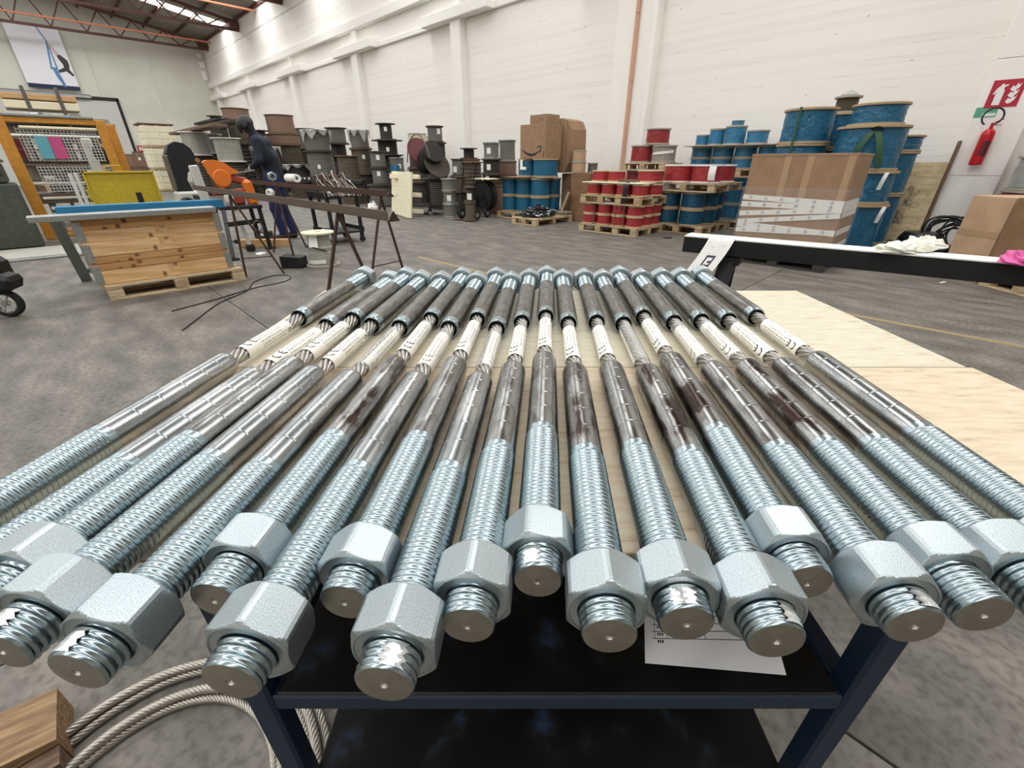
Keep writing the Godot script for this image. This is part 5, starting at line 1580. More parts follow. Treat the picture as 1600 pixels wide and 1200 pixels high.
	for e in [[a.y, a.y + 0.03, 0.0, a.z], [b.y - 0.03, b.y, 0.0, a.z], [a.y, b.y, a.z - 0.03, a.z], [a.y, b.y, 0.28, 0.31]]:
		lbox(t, "frame", u - 0.03, u + 0.03, e[0], e[1], e[2], e[3], M.yellow_paint, 0.006)
	for d in [(a.y * 0.6 + b.y * 0.4) - 0.05, (a.y * 0.45 + b.y * 0.55)]:
		pass
	part(t, "handle", tube([L(u, a.y + 0.3, a.z), L(u, a.y + 0.3, a.z + 0.08), L(u, a.y + 0.52, a.z + 0.08), L(u, a.y + 0.52, a.z)], 0.012, 8), M.yellow_paint)
	part(t, "handle", tube([L(u - 0.04, a.y - 0.0, 0.82), L(u - 0.09, a.y - 0.02, 0.82), L(u - 0.09, a.y - 0.02, 0.66), L(u - 0.04, a.y, 0.66)], 0.01, 8), M.yellow_paint)
	lbox(t, "side_strip", u - 0.02, u + 0.02, a.y - 0.1, a.y - 0.05, 0.0, a.z - 0.02, M.grey_paint)
	lbox(t, "side_strip", u - 0.02, u + 0.02, a.y - 0.17, a.y - 0.12, 0.0, a.z - 0.03, M.grey_paint)
	lbox(t, "latch_hole", u - 0.006, u - 0.001, (a.y + b.y) / 2 + 0.12, (a.y + b.y) / 2 + 0.2, 0.58, 0.75, M.black, 0.002)
	# white concrete step
	t = thing("steel_strip", "bright steel floor strip before the green cabinet", "strip", Vector3.ZERO, W)
	lbox(t, "strip", 8.95, 9.08, -2.0, 0.5, 0.001, 0.03, M.galvanised, 0.004)
	# crate of three collars on a pallet
	var cu = 5.62
	pallet(WD(6.05, 0.72), W + PI / 2, 1.2, 0.82, 3, 3, "worn pallet under the wooden collar crate", "pallet", "")
	t = thing("collar_crate", "wooden crate of three hinged pallet collars", "crate", WD(6.06, 0.66, 0.147), W + PI / 2)
	for q in 3:
		var y = 0.0 + q * 0.196
		for sd in [-1.0, 1.0]:
			var hs = [[0.128, 0.062], [0.062, 0.128], [0.1, 0.09]][q]
			var yb = y
			for hb in 2:
				var pm = [M.crate_pine, M.crate_pine_b][(q + hb) % 2]
				part(t, "plank", box(1.14, hs[hb] - 0.002, 0.02 + 0.003 * ((q + hb) % 2), 0.003), pm, Vector3(0, yb + hs[hb] / 2 + 0.002, sd * 0.355))
				part(t, "plank", box(0.02 + 0.003 * ((q + hb) % 2), hs[hb] - 0.002, 0.69, 0.003), pm, Vector3(sd * 0.565, yb + hs[hb] / 2 + 0.002, 0))
				yb += hs[hb] + 0.003
			for sx in [-1.0, 1.0]:
				var hg = part(t, "hinge", box(0.06, 0.17, 0.006, 0.002), M.galvanised, Vector3(sx * 0.555, y + 0.098, sd * 0.368))
				part(t, "hinge", box(0.006, 0.17, 0.09, 0.002), M.galvanised, Vector3(sx * 0.578, y + 0.098, sd * 0.325))
				for r2 in 4:
					part(hg, "rivet", lathe("rivet", [Vector2(0.001, 0.004), Vector2(0.007, 0.002), Vector2(0.008, 0.0)], 8), M.galvanised, Vector3(0.012 * (1 if r2 % 2 else -1), -0.06 + r2 * 0.04, 0.003), Vector3(PI / 2, 0, 0))
	# crumpled liner between crate and pallet
	t = thing("steel_plank", "grey steel plank lying across the wooden crate", "plank", Vector3.ZERO, W)
	lbox(t, "plank", 5.62, 5.82, -0.18, 1.22, 0.742, 0.79, M.galvanised, 0.004)
	t = thing("maroon_bar", "dark maroon bar under the grey plank on the crate", "bar", Vector3.ZERO, W)
	lbox(t, "bar", 5.84, 5.9, 0.1, 1.25, 0.742, 0.775, M.maroon, 0.004)
	t = thing("blue_beam", "bright blue steel beam lying on the wooden crate", "beam", Vector3.ZERO, W)
	lbox(t, "beam", 6.1, 6.2, 0.02, 1.42, 0.742, 0.83, M.beam_blue, 0.005)
	t = thing("bench_leg_frame", "grey steel leg frame standing behind the crate", "leg frame", Vector3.ZERO, W)
	part(t, "leg", bar(L(6.9, 0.02, 0.0), L(6.5, -0.02, 0.72), 0.09, 0.05), M.grey_green)
	part(t, "leg", bar(L(6.75, 0.9, 0.0), L(6.5, 0.9, 0.72), 0.09, 0.05), M.grey_green)
	part(t, "cross_bar", bar(L(6.84, 0.0, 0.12), L(6.73, 0.9, 0.12), 0.05, 0.05), M.grey_green)
	part(t, "top_bar", bar(L(6.5, -0.02, 0.72), L(6.5, 0.95, 0.72), 0.06, 0.06), M.grey_green)
	# two angle iron rails on trestles
	for e in [[1.42, 2.42, 7.25, 0.92, "nearer angle iron rail resting on thin trestles", 0], [2.4, 4.1, 8.4, 0.93, "farther angle iron rail resting on thin trestles", 1]]:
		t = thing("angle_rail", e[4], "rail", Vector3.ZERO, W)
		part(t, "flange", bar(L(e[1], e[0] - 0.035, e[3] + 0.004), L(e[2], e[0] - 0.035, e[3] + 0.004), 0.006, 0.05, 0.001), M.rail_brown if e[5] == 0 else M.steel_rust, Vector3.ZERO)
		part(t, "web", bar(L(e[1], e[0], e[3] - 0.025), L(e[2], e[0], e[3] - 0.025), 0.07, 0.006, 0.001), M.rail_brown if e[5] == 0 else M.steel_rust)
		part(t, "end_plate", prism([Vector2(-0.04, -0.03), Vector2(0.04, -0.03), Vector2(0.0, 0.03)], 0, 0.004), M.steel_rust, L(e[1] - 0.004, e[0], e[3] + 0.0), Vector3(0, PI / 2, 0))
	for e in [[1.42, 3.16, 0.885, -0.27, 0.27, 0.0], [1.42, 5.78, 0.885, -0.05, 0.33, -0.1], [2.4, 4.28, 0.895, -0.24, 0.27, 0.15], [2.4, 7.2, 0.895, -0.24, 0.27, 0.1]]:
		t = thing("trestle", "thin rusty A shaped trestle under the %s, %s" % ["nearer rail" if e[0] < 2 else "farther rail", "at its free end" if e[1] < 5 else "towards the saw"], "trestle", Vector3.ZERO, W, "trestles under the angle rails")
		var top = L(e[1], e[0], e[2])
		var fa = L(e[1] + 0.05, e[0] + e[3], 0.0)
		var fb = L(e[1] + e[5], e[0] + e[4], 0.0)
		part(t, "leg", bar(fa, top, 0.022, 0.022), M.steel_rust)
		part(t, "leg", bar(fb, top, 0.022, 0.022), M.steel_rust)
		part(t, "brace", bar(fa.lerp(top, 0.24), fb.lerp(top, 0.24), 0.012, 0.012), M.steel_rust)
	# parts on the rails
	for e in [[4.95, 2.4, "white rolled paper tube lying on the farther rail"]]:
		t = thing("white_roll", e[2], "roll", Vector3.ZERO, W)
		var q = Wp(455, 270, 2.4)
		var qa = udh(q)
		part(t, "roll", lathe("white_roll", [Vector2(0.022, -0.16), Vector2(0.05, -0.16), Vector2(0.05, 0.16), Vector2(0.022, 0.16), Vector2(0.022, -0.16)], 24), M.white, L(qa.x, 2.4, 1.02), Vector3(0, 0, PI / 2))
	var rp = udh(Wp(427, 277, 2.38))
	t = thing("white_ring", "white plastic ring hanging below the farther rail", "ring", WD(rp.x, 2.29, 0.82), W)
	part(t, "ring", lathe("white_ring", [Vector2(0.03, -0.03), Vector2(0.05, -0.03), Vector2(0.055, 0.0), Vector2(0.05, 0.03), Vector2(0.03, 0.03), Vector2(0.03, -0.03)], 24), M.white, Vector3.ZERO, Vector3(PI / 2, 0.5, 0))
	part(t, "wire", bar(Vector3(0, 0.05, 0), Vector3(0, 0.1, -0.05), 0.006, 0.006), M.iron)
	t = thing("pipe_clamp", "pale hexagon clamp on the farther rail", "clamp", WD(udh(Wp(423, 268, 2.4)).x, 2.4, 0.985), W)
	part(t, "clamp", hex_nut("clamp_nut", 0.11, 0.06, 0.03), M.zinc_nut, Vector3(-0.03, 0.04, 0), Vector3(0, 0, -PI / 2))
	# chop saw
	t = thing("chop_saw", "orange cut off saw on a black stand", "saw", WD(7.9, 1.95), W + PI / 2)
	var s = begin()
	add_prism(s, PackedVector2Array([Vector2(-0.25, 1.21), Vector2(-0.2, 1.235), Vector2(-0.12, 1.24), Vector2(-0.04, 1.225), Vector2(0.03, 1.19), Vector2(0.09, 1.135), Vector2(0.16, 1.1), Vector2(0.15, 1.06), Vector2(0.06, 1.05), Vector2(0.03, 0.96), Vector2(-0.03, 0.89), Vector2(-0.1, 0.86), Vector2(-0.15, 0.9)]), -0.05, 0.05)
	part(t, "blade_guard", s.commit(), M.saw_orange, Vector3(0, 0, 0.05))
	part(t, "guard_boss", lathe("saw_boss", [Vector2(0.001, 0.0), Vector2(0.105, 0.0), Vector2(0.12, -0.02), Vector2(0.001, -0.02)], 28), M.saw_orange, Vector3(-0.07, 1.0, 0.121), Vector3(PI / 2, 0, 0))
	part(t, "blade", lathe("saw_blade", [Vector2(0.001, 0.002), Vector2(0.16, 0.002), Vector2(0.16, -0.002), Vector2(0.001, -0.002)], 36), M.steel_grey, Vector3(-0.05, 0.95, 0.05), Vector3(PI / 2, 0, 0))
	part(t, "arm", box(0.26, 0.1, 0.1, 0.02), M.saw_rust, Vector3(0.14, 0.98, 0.03), Vector3(0, 0, -0.25))
	part(t, "lower_arm", box(0.42, 0.07, 0.14, 0.02), M.saw_rust, Vector3(-0.02, 0.82, 0.05), Vector3(0, 0, 0.04))
	part(t, "motor", box(0.13, 0.36, 0.16, 0.04), M.saw_orange, Vector3(0.25, 0.8, 0.08), Vector3(0, 0, 0.1))
	part(t, "handle", tube([Vector3(0.1, 1.06, 0.05), Vector3(0.3, 1.08, 0.03), Vector3(0.42, 1.1, 0.0)], 0.014, 8), M.steel_grey)
	part(t, "vice_block", box(0.1, 0.1, 0.1, 0.01), M.grey_paint, Vector3(-0.1, 0.74, 0.3))
	part(t, "vice_stand", bar(Vector3(-0.09, 0.7, 0.3), Vector3(0.0, 0.1, 0.3), 0.05, 0.05), M.grey_paint)
	part(t, "vice_foot", box(0.12, 0.1, 0.1, 0.02), M.iron, Vector3(0.0, 0.05, 0.3))
	part(t, "bed", box(0.56, 0.05, 0.5, 0.01), M.black, Vector3(0.02, 0.62, 0.1))
	part(t, "bed_post", box(0.2, 0.14, 0.16, 0.02), M.saw_rust, Vector3(0.05, 0.715, 0.05))
	for e in [[-0.22, 0.32, -0.4, 0.9], [0.26, 0.3, 0.28, 0.3], [-0.22, -0.12, -0.26, -0.2], [0.26, -0.12, 0.3, -0.2]]:
		part(t, "leg", bar(Vector3(e[2], 0.02, e[3]), Vector3(e[0], 0.6, e[1]), 0.05, 0.05), M.black)
		part(t, "foot", box(0.14, 0.03, 0.1, 0.005), M.black, Vector3(e[2], 0.015, e[3]))
	part(t, "cross_bar", bar(Vector3(-0.29, 0.42, 0.5), Vector3(0.27, 0.42, 0.3), 0.05, 0.06), M.black)
	var pts = []
	for k in 24:
		pts.append(Vector3(0.16 + cos(k * 0.55) * 0.06, 0.36 + sin(k * 0.55) * 0.07, 0.36 + 0.002 * k))
	part(t, "coiled_lead", tube(pts, 0.008, 6), M.steel_grey)
	# black machine and white post behind the saw
	t = thing("grinder_machine", "tall black hooded machine with pale grey posts behind the saw", "machine", WD(9.4, 1.75), W + PI / 2)
	s = begin()
	add_prism(s, PackedVector2Array([Vector2(-0.19, 0.78), Vector2(-0.19, 1.34), Vector2(-0.13, 1.45), Vector2(-0.03, 1.5), Vector2(0.08, 1.48), Vector2(0.16, 1.4), Vector2(0.19, 1.3), Vector2(0.18, 1.2), Vector2(0.1, 1.12), Vector2(0.02, 1.06), Vector2(-0.02, 0.95), Vector2(0.02, 0.78)]), -0.12, 0.12)
	part(t, "hood", s.commit(), M.black, Vector3(0, 0, 0))
	part(t, "hood_rim", box(0.04, 0.5, 0.26, 0.015), M.steel_grey, Vector3(-0.2, 1.06, 0))
	part(t, "body", box(0.36, 0.78, 0.4, 0.03), M.grey_paint, Vector3(-0.04, 0.39, 0))
	part(t, "post", box(0.12, 0.62, 0.1, 0.015), M.grey_paint, Vector3(0.02, 0.86, 0.7), Vector3(0, 0, 0.06))
	part(t, "post_foot", box(0.14, 0.56, 0.12, 0.02), M.grey_paint, Vector3(0.04, 0.28, 0.7))
	part(t, "tie_bar", bar(Vector3(0.0, 0.7, 0.15), Vector3(0.02, 0.7, 0.68), 0.06, 0.06), M.iron)
	part(t, "motor", lathe("gm", [Vector2(0.001, -0.13), Vector2(0.08, -0.13), Vector2(0.09, 0.0), Vector2(0.08, 0.13), Vector2(0.001, 0.13)], 24), M.iron, Vector3(-0.16, 0.62, 0.4), Vector3(PI / 2, 0, 0))
	part(t, "red_knob", box(0.07, 0.06, 0.06, 0.02), M.saw_rust, Vector3(-0.08, 0.52, 0.45))
	part(t, "indicator", lathe("gl", [Vector2(0.015, -0.012), Vector2(0.03, -0.012), Vector2(0.03, 0.012), Vector2(0.015, 0.012), Vector2(0.015, -0.012)], 18), M.guard_orange, Vector3(0.2, 1.24, 0.13), Vector3(PI / 2, 0, 0))
	# floor things by the saw
	var q0 = udh(F(420, 386))
	t = thing("timber_block", "short orange toned timber on the floor at the worker's feet", "timber", WD(q0.x + 0.1, q0.y, 0), 0.12)
	part(t, "timber", box(0.75, 0.11, 0.12, 0.005), M.pine, Vector3(0, 0.055, 0))
	q0 = udh(F(404, 372))
	t = thing("foot_pedal", "black pedal box with a white label on the floor by the saw", "pedal", WD(q0.x, q0.y + 0.1, 0), 0.1)
	part(t, "box", box(0.26, 0.11, 0.18, 0.015), M.black, Vector3(0, 0.055, 0))
	part(t, "label", box(0.07, 0.05, 0.002, 0.0005), M.white, Vector3(0, 0.06, 0.0905))
	t = thing("plug_box", "tiny black socket box on a floor lead by the saw", "socket", F(372, 380))
	part(t, "box", box(0.09, 0.06, 0.07, 0.01), M.black, Vector3(0, 0.03, 0))
	pts = []
	for k in 12:
		pts.append(Vector3(-0.05 - 0.09 * k, 0.01, -0.06 - 0.11 * sin(k * 0.5)))
	part(t, "lead", tube(pts, 0.008, 5), M.iron)
	t = thing("paper_scrap", "scrap of white paper on the floor under the rails", "paper", F(408, 397))
	part(t, "scrap", crumple(0.07, 0.025, 3), M.paper_white)
	# reel with torn label and the dustpan
	q0 = udh(F(506, 414))
	t = thing("cable_reel", "upright pale grey rope reel with a torn white label beside the dustpan", "reel", WD(q0.x + 0.0, q0.y, 0), W)
	part(t, "flange", meshes["u_flange"], M.wood_grey, Vector3.ZERO, Vector3.ZERO, Vector3(0.21, 0.022, 0.21))
	part(t, "flange", meshes["u_flange"], M.wood_pale, Vector3(0, 0.40, 0), Vector3.ZERO, Vector3(0.2, 0.02, 0.2))
	part(t, "winding", lathe("torn_wind", [Vector2(0.165, 0.022), Vector2(0.17, 0.1), Vector2(0.16, 0.2), Vector2(0.165, 0.235), Vector2(0.14, 0.25), Vector2(0.125, 0.32), Vector2(0.14, 0.4)], 36), M.wind_pale)
	part(t, "paper_label", sheet(func(s3, q): return Vector3(sin(0.35 + s3 * 0.7) * (0.145 + 0.03 * q), 0.4 - q * 0.15, cos(0.35 + s3 * 0.7) * (0.145 + 0.03 * q)), 6, 6, 0.002), M.paper_white)
	part(t, "printed_tape", sheet(func(s3, q): return Vector3(sin(-1.2 + s3 * 2.6) * 0.174, 0.03 + q * 0.05 + 0.02 * s3, cos(-1.2 + s3 * 2.6) * 0.174), 16, 2, 0.002), M.tape_white)
	part(t, "loose_turn", tube([Vector3(-0.175, 0.23, 0), Vector3(-0.12, 0.25, 0.13), Vector3(0, 0.255, 0.172), Vector3(0.12, 0.25, 0.13), Vector3(0.18, 0.2, 0)], 0.008, 6), M.iron)
	q0 = udh(F(464, 418))
	t = thing("dustpan", "black lobby dustpan with a long upright handle", "dustpan", WD(q0.x + 0.05, q0.y + 0.0, 0), 0.05)
	part(t, "pan", prism([Vector2(-0.13, 0.0), Vector2(0.13, 0.0), Vector2(0.13, 0.13), Vector2(-0.13, 0.15)], -0.1, 0.1), M.black)
	part(t, "handle", bar(Vector3(-0.0, 0.14, -0.02), Vector3(-0.03, 0.8, -0.05), 0.02, 0.02), M.steel_rust)
	# cart with the bundle of rods
	var cc = udh(F(515, 378))
	t = thing("black_cart", "black two tray cart carrying a bundle of thin rods", "cart", WD(cc.x, cc.y + 0.2), W)
	for x in [-0.32, 0.32]:
		for z in [-0.25, 0.25]:
			part(t, "post", bar(Vector3(x, 0.06, z), Vector3(x, 0.78, z), 0.05, 0.05), M.black)
			part(t, "caster", lathe("cart_caster", [Vector2(0.001, -0.02), Vector2(0.045, -0.02), Vector2(0.045, 0.02), Vector2(0.001, 0.02)], 18), M.rubber, Vector3(x, 0.045, z), Vector3(0, 0, PI / 2))
	for y in [0.17, 0.72]:
		part(t, "tray", box(0.72, 0.03, 0.56, 0.005), M.black, Vector3(0, y, 0))
		for z in [-0.28, 0.28]:
			part(t, "tray_lip", box(0.72, 0.08, 0.02, 0.005), M.black, Vector3(0, y + 0.03, z))
	part(t, "push_knob", box(0.06, 0.06, 0.06, 0.02), M.white, Vector3(0.1, 0.2, 0.31))
	t = thing("rod_bundle", "springy bundle of thin steel wires on the black cart", "wire", WD(cc.x, cc.y + 0.2, 0.76), W)
	var r := RandomNumberGenerator.new()
	r.seed = 77
	for k in 26:
		pts = []
		var z = r.randf_range(-0.2, 0.2)
		var hgt = r.randf_range(0.14, 0.3)
		var x0 = r.randf_range(-0.36, -0.24)
		for i in 14:
			var f = i / 13.0
			pts.append(Vector3(x0 + f * r.randf_range(0.9, 0.94) * 0.8, 0.01 + hgt * sin(minf(f * 3.4, PI)) * (1.0 if f < 0.5 else 0.7) - (0.06 if f > 0.95 else 0.0) + 0.02, z + 0.12 * f * sin(k)))
		part(t, "wire", tube(pts, 0.007, 5), M.rope_dull if k % 2 else M.wood_brown)
	# wire on the floor
	t = thing("wire_loop", "thin steel wire loop with two long tails on the floor", "wire", Vector3.ZERO)
	pts = []
	for p in [[285, 516], [310, 497], [345, 472], [385, 455], [398, 440], [430, 430], [455, 432], [445, 440], [410, 447], [385, 453], [340, 467], [268, 486]]:
		pts.append(F(p[0], p[1], 0.006))
	var cv := Curve3D.new()
	for i in pts.size():
		var tg = (pts[mini(i + 1, pts.size() - 1)] - pts[maxi(i - 1, 0)]) / 6.0
		cv.add_point(pts[i], -tg, tg)
	var fine = []
	for i in 90:
		fine.append(cv.sample_baked(cv.get_baked_length() * i / 89.0))
	part(t, "wire", tube(fine, 0.005, 6), M.iron)
	# wheeled base at the left edge
	var wp = F(16, 494)
	t = thing("wheeled_base", "black wheeled machine base with a spoked caster", "machine base", Vector3(wp.x + 0.03, 0, wp.z), 0.3)
	part(t, "tyre", lathe("big_tyre", [Vector2(0.085, -0.03), Vector2(0.105, -0.032), Vector2(0.118, -0.015), Vector2(0.118, 0.015), Vector2(0.105, 0.032), Vector2(0.085, 0.03), Vector2(0.085, -0.03)], 32), M.rubber, Vector3(0, 0.119, 0), Vector3(PI / 2, 0, 0))
	part(t, "rim", lathe("big_rim", [Vector2(0.074, -0.02), Vector2(0.086, -0.024), Vector2(0.086, 0.024), Vector2(0.074, 0.02), Vector2(0.074, -0.02)], 28), M.steel_grey, Vector3(0, 0.119, 0), Vector3(PI / 2, 0, 0))
	for k in 6:
		part(t, "spoke", bar(Vector3(cos(k * PI / 3) * 0.018, 0.119 + sin(k * PI / 3) * 0.018, 0.01), Vector3(cos(k * PI / 3) * 0.08, 0.119 + sin(k * PI / 3) * 0.08, 0.014), 0.022, 0.012), M.grey_paint)
	part(t, "hub", lathe("big_hub", [Vector2(0.001, -0.03), Vector2(0.022, -0.03), Vector2(0.02, 0.034), Vector2(0.001, 0.036)], 16), M.galvanised, Vector3(0, 0.119, 0), Vector3(PI / 2, 0, 0))
	part(t, "fork", box(0.2, 0.1, 0.1, 0.02), M.black, Vector3(0.0, 0.27, 0.0))
	part(t, "housing", box(0.5, 0.22, 0.4, 0.04), M.black, Vector3(-0.2, 0.38, -0.02))
	part(t, "arm", box(0.12, 0.13, 0.2, 0.03), M.black, Vector3(0.09, 0.3, 0.0), Vector3(0, 0, -0.4))
	for k in 2:
		part(t, "bolt", lathe("base_bolt", [Vector2(0.001, 0.008), Vector2(0.012, 0.006), Vector2(0.014, 0.0)], 10), M.galvanised, Vector3(0.02, 0.26 + k * 0.09, 0.05 + k * 0.13), Vector3(PI / 2, 0, 0))

# ------------------------------------------------------------------ the right rail and the things on it
func build_rail():
	var h = 0.9
	var t = thing("steel_channel", "long black steel channel with a white top on a trestle", "channel", Vector3.ZERO)
	var a = F(1070, 369, h)
	var b = F(1600, 414, h)
	var dv = (b - a).normalized()
	b = b + dv * 1.2
	var perp = Vector3(dv.z, 0, -dv.x)
	if perp.z > 0:
		perp = -perp
	var off = perp * 0.05
	part(t, "web", bar(a + Vector3(0, -0.034, 0), b + Vector3(0, -0.034, 0), 0.008, 0.066, 0.001), M.steel_black)
	part(t, "top_flange", bar(a + off + Vector3(0, 0.001, 0), b + off + Vector3(0, 0.001, 0), 0.108, 0.006, 0.001), M.white)
	part(t, "bottom_flange", bar(a + off + Vector3(0, -0.066, 0), b + off + Vector3(0, -0.066, 0), 0.1, 0.006, 0.001), M.steel_black)
	for k in [[0.2, "near"], [1.9, "far"]]:
		var o = thing("channel_trestle", "black steel trestle leg under the %s" % ("tagged end of the channel" if k[0] < 1 else "channel by the pink glove"), "trestle", Vector3.ZERO)
		var c = a + dv * k[0] + off
		c.y = h - 0.07
		part(o, "head", bar(c - dv * 0.05 - Vector3(0, 0.02, 0), c + dv * 0.05 - Vector3(0, 0.02, 0), 0.1, 0.035), M.steel_black)
		for s in [-1.0, 1.0]:
			part(o, "leg", bar(c - Vector3(0, 0.02, 0) + perp * 0.02 * s, Vector3(c.x, 0.0, c.z) + perp * 0.3 * s - dv * 0.05, 0.06, 0.05), M.steel_black)
		part(o, "brace", bar(Vector3(c.x, 0.3, c.z) + perp * 0.2 - dv * 0.033, Vector3(c.x, 0.3, c.z) - perp * 0.2 - dv * 0.033, 0.03, 0.03), M.steel_black)
	# the printed band tag hanging over the end
	var im := Image.create(128, 320, false, Image.FORMAT_RGB8)
	im.fill(c8(240, 237, 232))
	var ink = c8(70, 68, 84)
	im.fill_rect(Rect2i(44, 130, 46, 42), ink)
	im.fill_rect(Rect2i(53, 138, 28, 26), c8(240, 237, 232))
	im.fill_rect(Rect2i(66, 150, 24, 8), ink)
	for k in 3:
		im.fill_rect(Rect2i(42 + k * 18, 190, 10, 22), c8(150, 146, 156))
	var r := RandomNumberGenerator.new()
	r.seed = 4
	for k in 26:
		im.fill_rect(Rect2i(r.randi_range(10, 100), r.randi_range(20, 300), r.randi_range(3, 12), 2), c8(196, 190, 190))
	var e = a + dv * 0.1
	t = thing("paper_tag", "long white printed paper tag hanging from the channel end", "tag", Vector3.ZERO)
	part(t, "paper", sheet(func(s, q):
		var p = e + dv * (s * 0.105) + off * (1.0 - minf(q * 5.0, 1.0)) - perp * 0.006
		var dr = maxf(q - 0.2, 0.0) * 0.36
		p.y = h + 0.009 - dr
		return p - perp * (dr * 0.45 + 0.004) - dv * dr * 0.34 + dv * 0.012 * sin(q * 5.0), 4, 18, 0.001), printed("tag_print", im, 0.8))
	var w = F(1425, 394, h + 0.005)
	t = thing("white_rag", "crumpled white rag lying on the long channel", "rag", Vector3(w.x, h + 0.005, w.z) + off * 0.7)
	part(t, "fold", crumple(0.055, 0.05, 21), M.cloth_white, Vector3(-0.09, 0, 0.03), Vector3.ZERO, Vector3(1.3, 0.7, 0.8))
	part(t, "fold", crumple(0.055, 0.05, 22), M.cloth_white, Vector3(0.02, 0, 0), Vector3.ZERO, Vector3(1.0, 1.0, 0.9))
	part(t, "fold", crumple(0.05, 0.05, 23), M.cloth_white, Vector3(0.1, 0, -0.05), Vector3.ZERO, Vector3(1.1, 0.8, 1.0))
	w = F(1598, 416, h + 0.005)
	t = thing("pink_glove", "bright pink work glove lying on the long channel", "glove", Vector3(w.x + 0.01, h + 0.005, w.z) + off * 0.6, -0.5)
	part(t, "palm", crumple(0.06, 0.045, 31), M.glove_pink)
	for k in 4:
		part(t, "finger", tube([Vector3(0.03, 0.02, -0.03 + k * 0.02), Vector3(0.09, 0.025, -0.04 + k * 0.025), Vector3(0.13, 0.016, -0.045 + k * 0.028)], [0.013, 0.012, 0.009], 8), M.glove_pink)
	part(t, "thumb", tube([Vector3(0.0, 0.02, 0.05), Vector3(0.05, 0.02, 0.085)], [0.014, 0.01], 8), M.glove_pink)
	w = F(1598, 440, 0.6)
	t = thing("paper_scrap", "small white paper strip on the floor beyond the channel", "paper", F(1473, 441, 0.001))
	part(t, "strip", box(0.13, 0.002, 0.025, 0.0005), M.paper_white, Vector3(0, 0.001, 0), Vector3(0, 0.5, 0))

# ------------------------------------------------------------------ things near the cart's feet
func build_near():
	var t = thing("rope_coil", "coil of shiny wire rope on the floor beside the cart", "rope coil", Vector3(-0.735, 0, -0.31))
	var r := RandomNumberGenerator.new()
	r.seed = 12
	for k in 6:
		var st = begin()
		var pts = []
		var rad = [0.258, 0.282, 0.33, 0.354, 0.27, 0.342][k]
		var y = 0.0115 + (0.02 if k >= 4 else 0.0)
		var ph = r.randf() * 6.0
		for i in 96:
			var a = TAU * i / 96.0
			var q = rad * (1.0 + 0.025 * sin(a * 2.0 + ph))
			pts.append(Vector3(cos(a) * q * 0.98, y, sin(a) * q * 1.06))
		# six strands laid round each turn
		for s in 6:
			var sp = []
			for i in 96 * 3:
				var a = TAU * i / 288.0
				var f = i / 3.0
				var p = pts[int(f) % 96].lerp(pts[(int(f) + 1) % 96], f - int(f))
				var out = Vector3(cos(a), 0, sin(a))
				var an = TAU * s / 6.0 + a * 30.0
				sp.append(p + out * cos(an) * 0.0066 + Vector3.UP * sin(an) * 0.0066)
			add_tube(st, sp, 0.0048, 6, true)
		part(t, "turn", st.commit(), M.rope_dull)
	t = thing("wood_block", "rough split wooden block on the floor beside the rope coil", "wood block", Vector3(-1.1, 0, -0.44), 0.75)
	part(t, "block", prism([Vector2(-0.16, 0), Vector2(0.1, 0), Vector2(0.1, 0.085), Vector2(0.02, 0.1), Vector2(-0.16, 0.105)], -0.09, 0.05), M.block_wood)
	part(t, "split_piece", prism([Vector2(-0.14, 0), Vector2(0.1, 0), Vector2(0.1, 0.07), Vector2(-0.14, 0.08)], 0.056, 0.1), M.wood_brown)

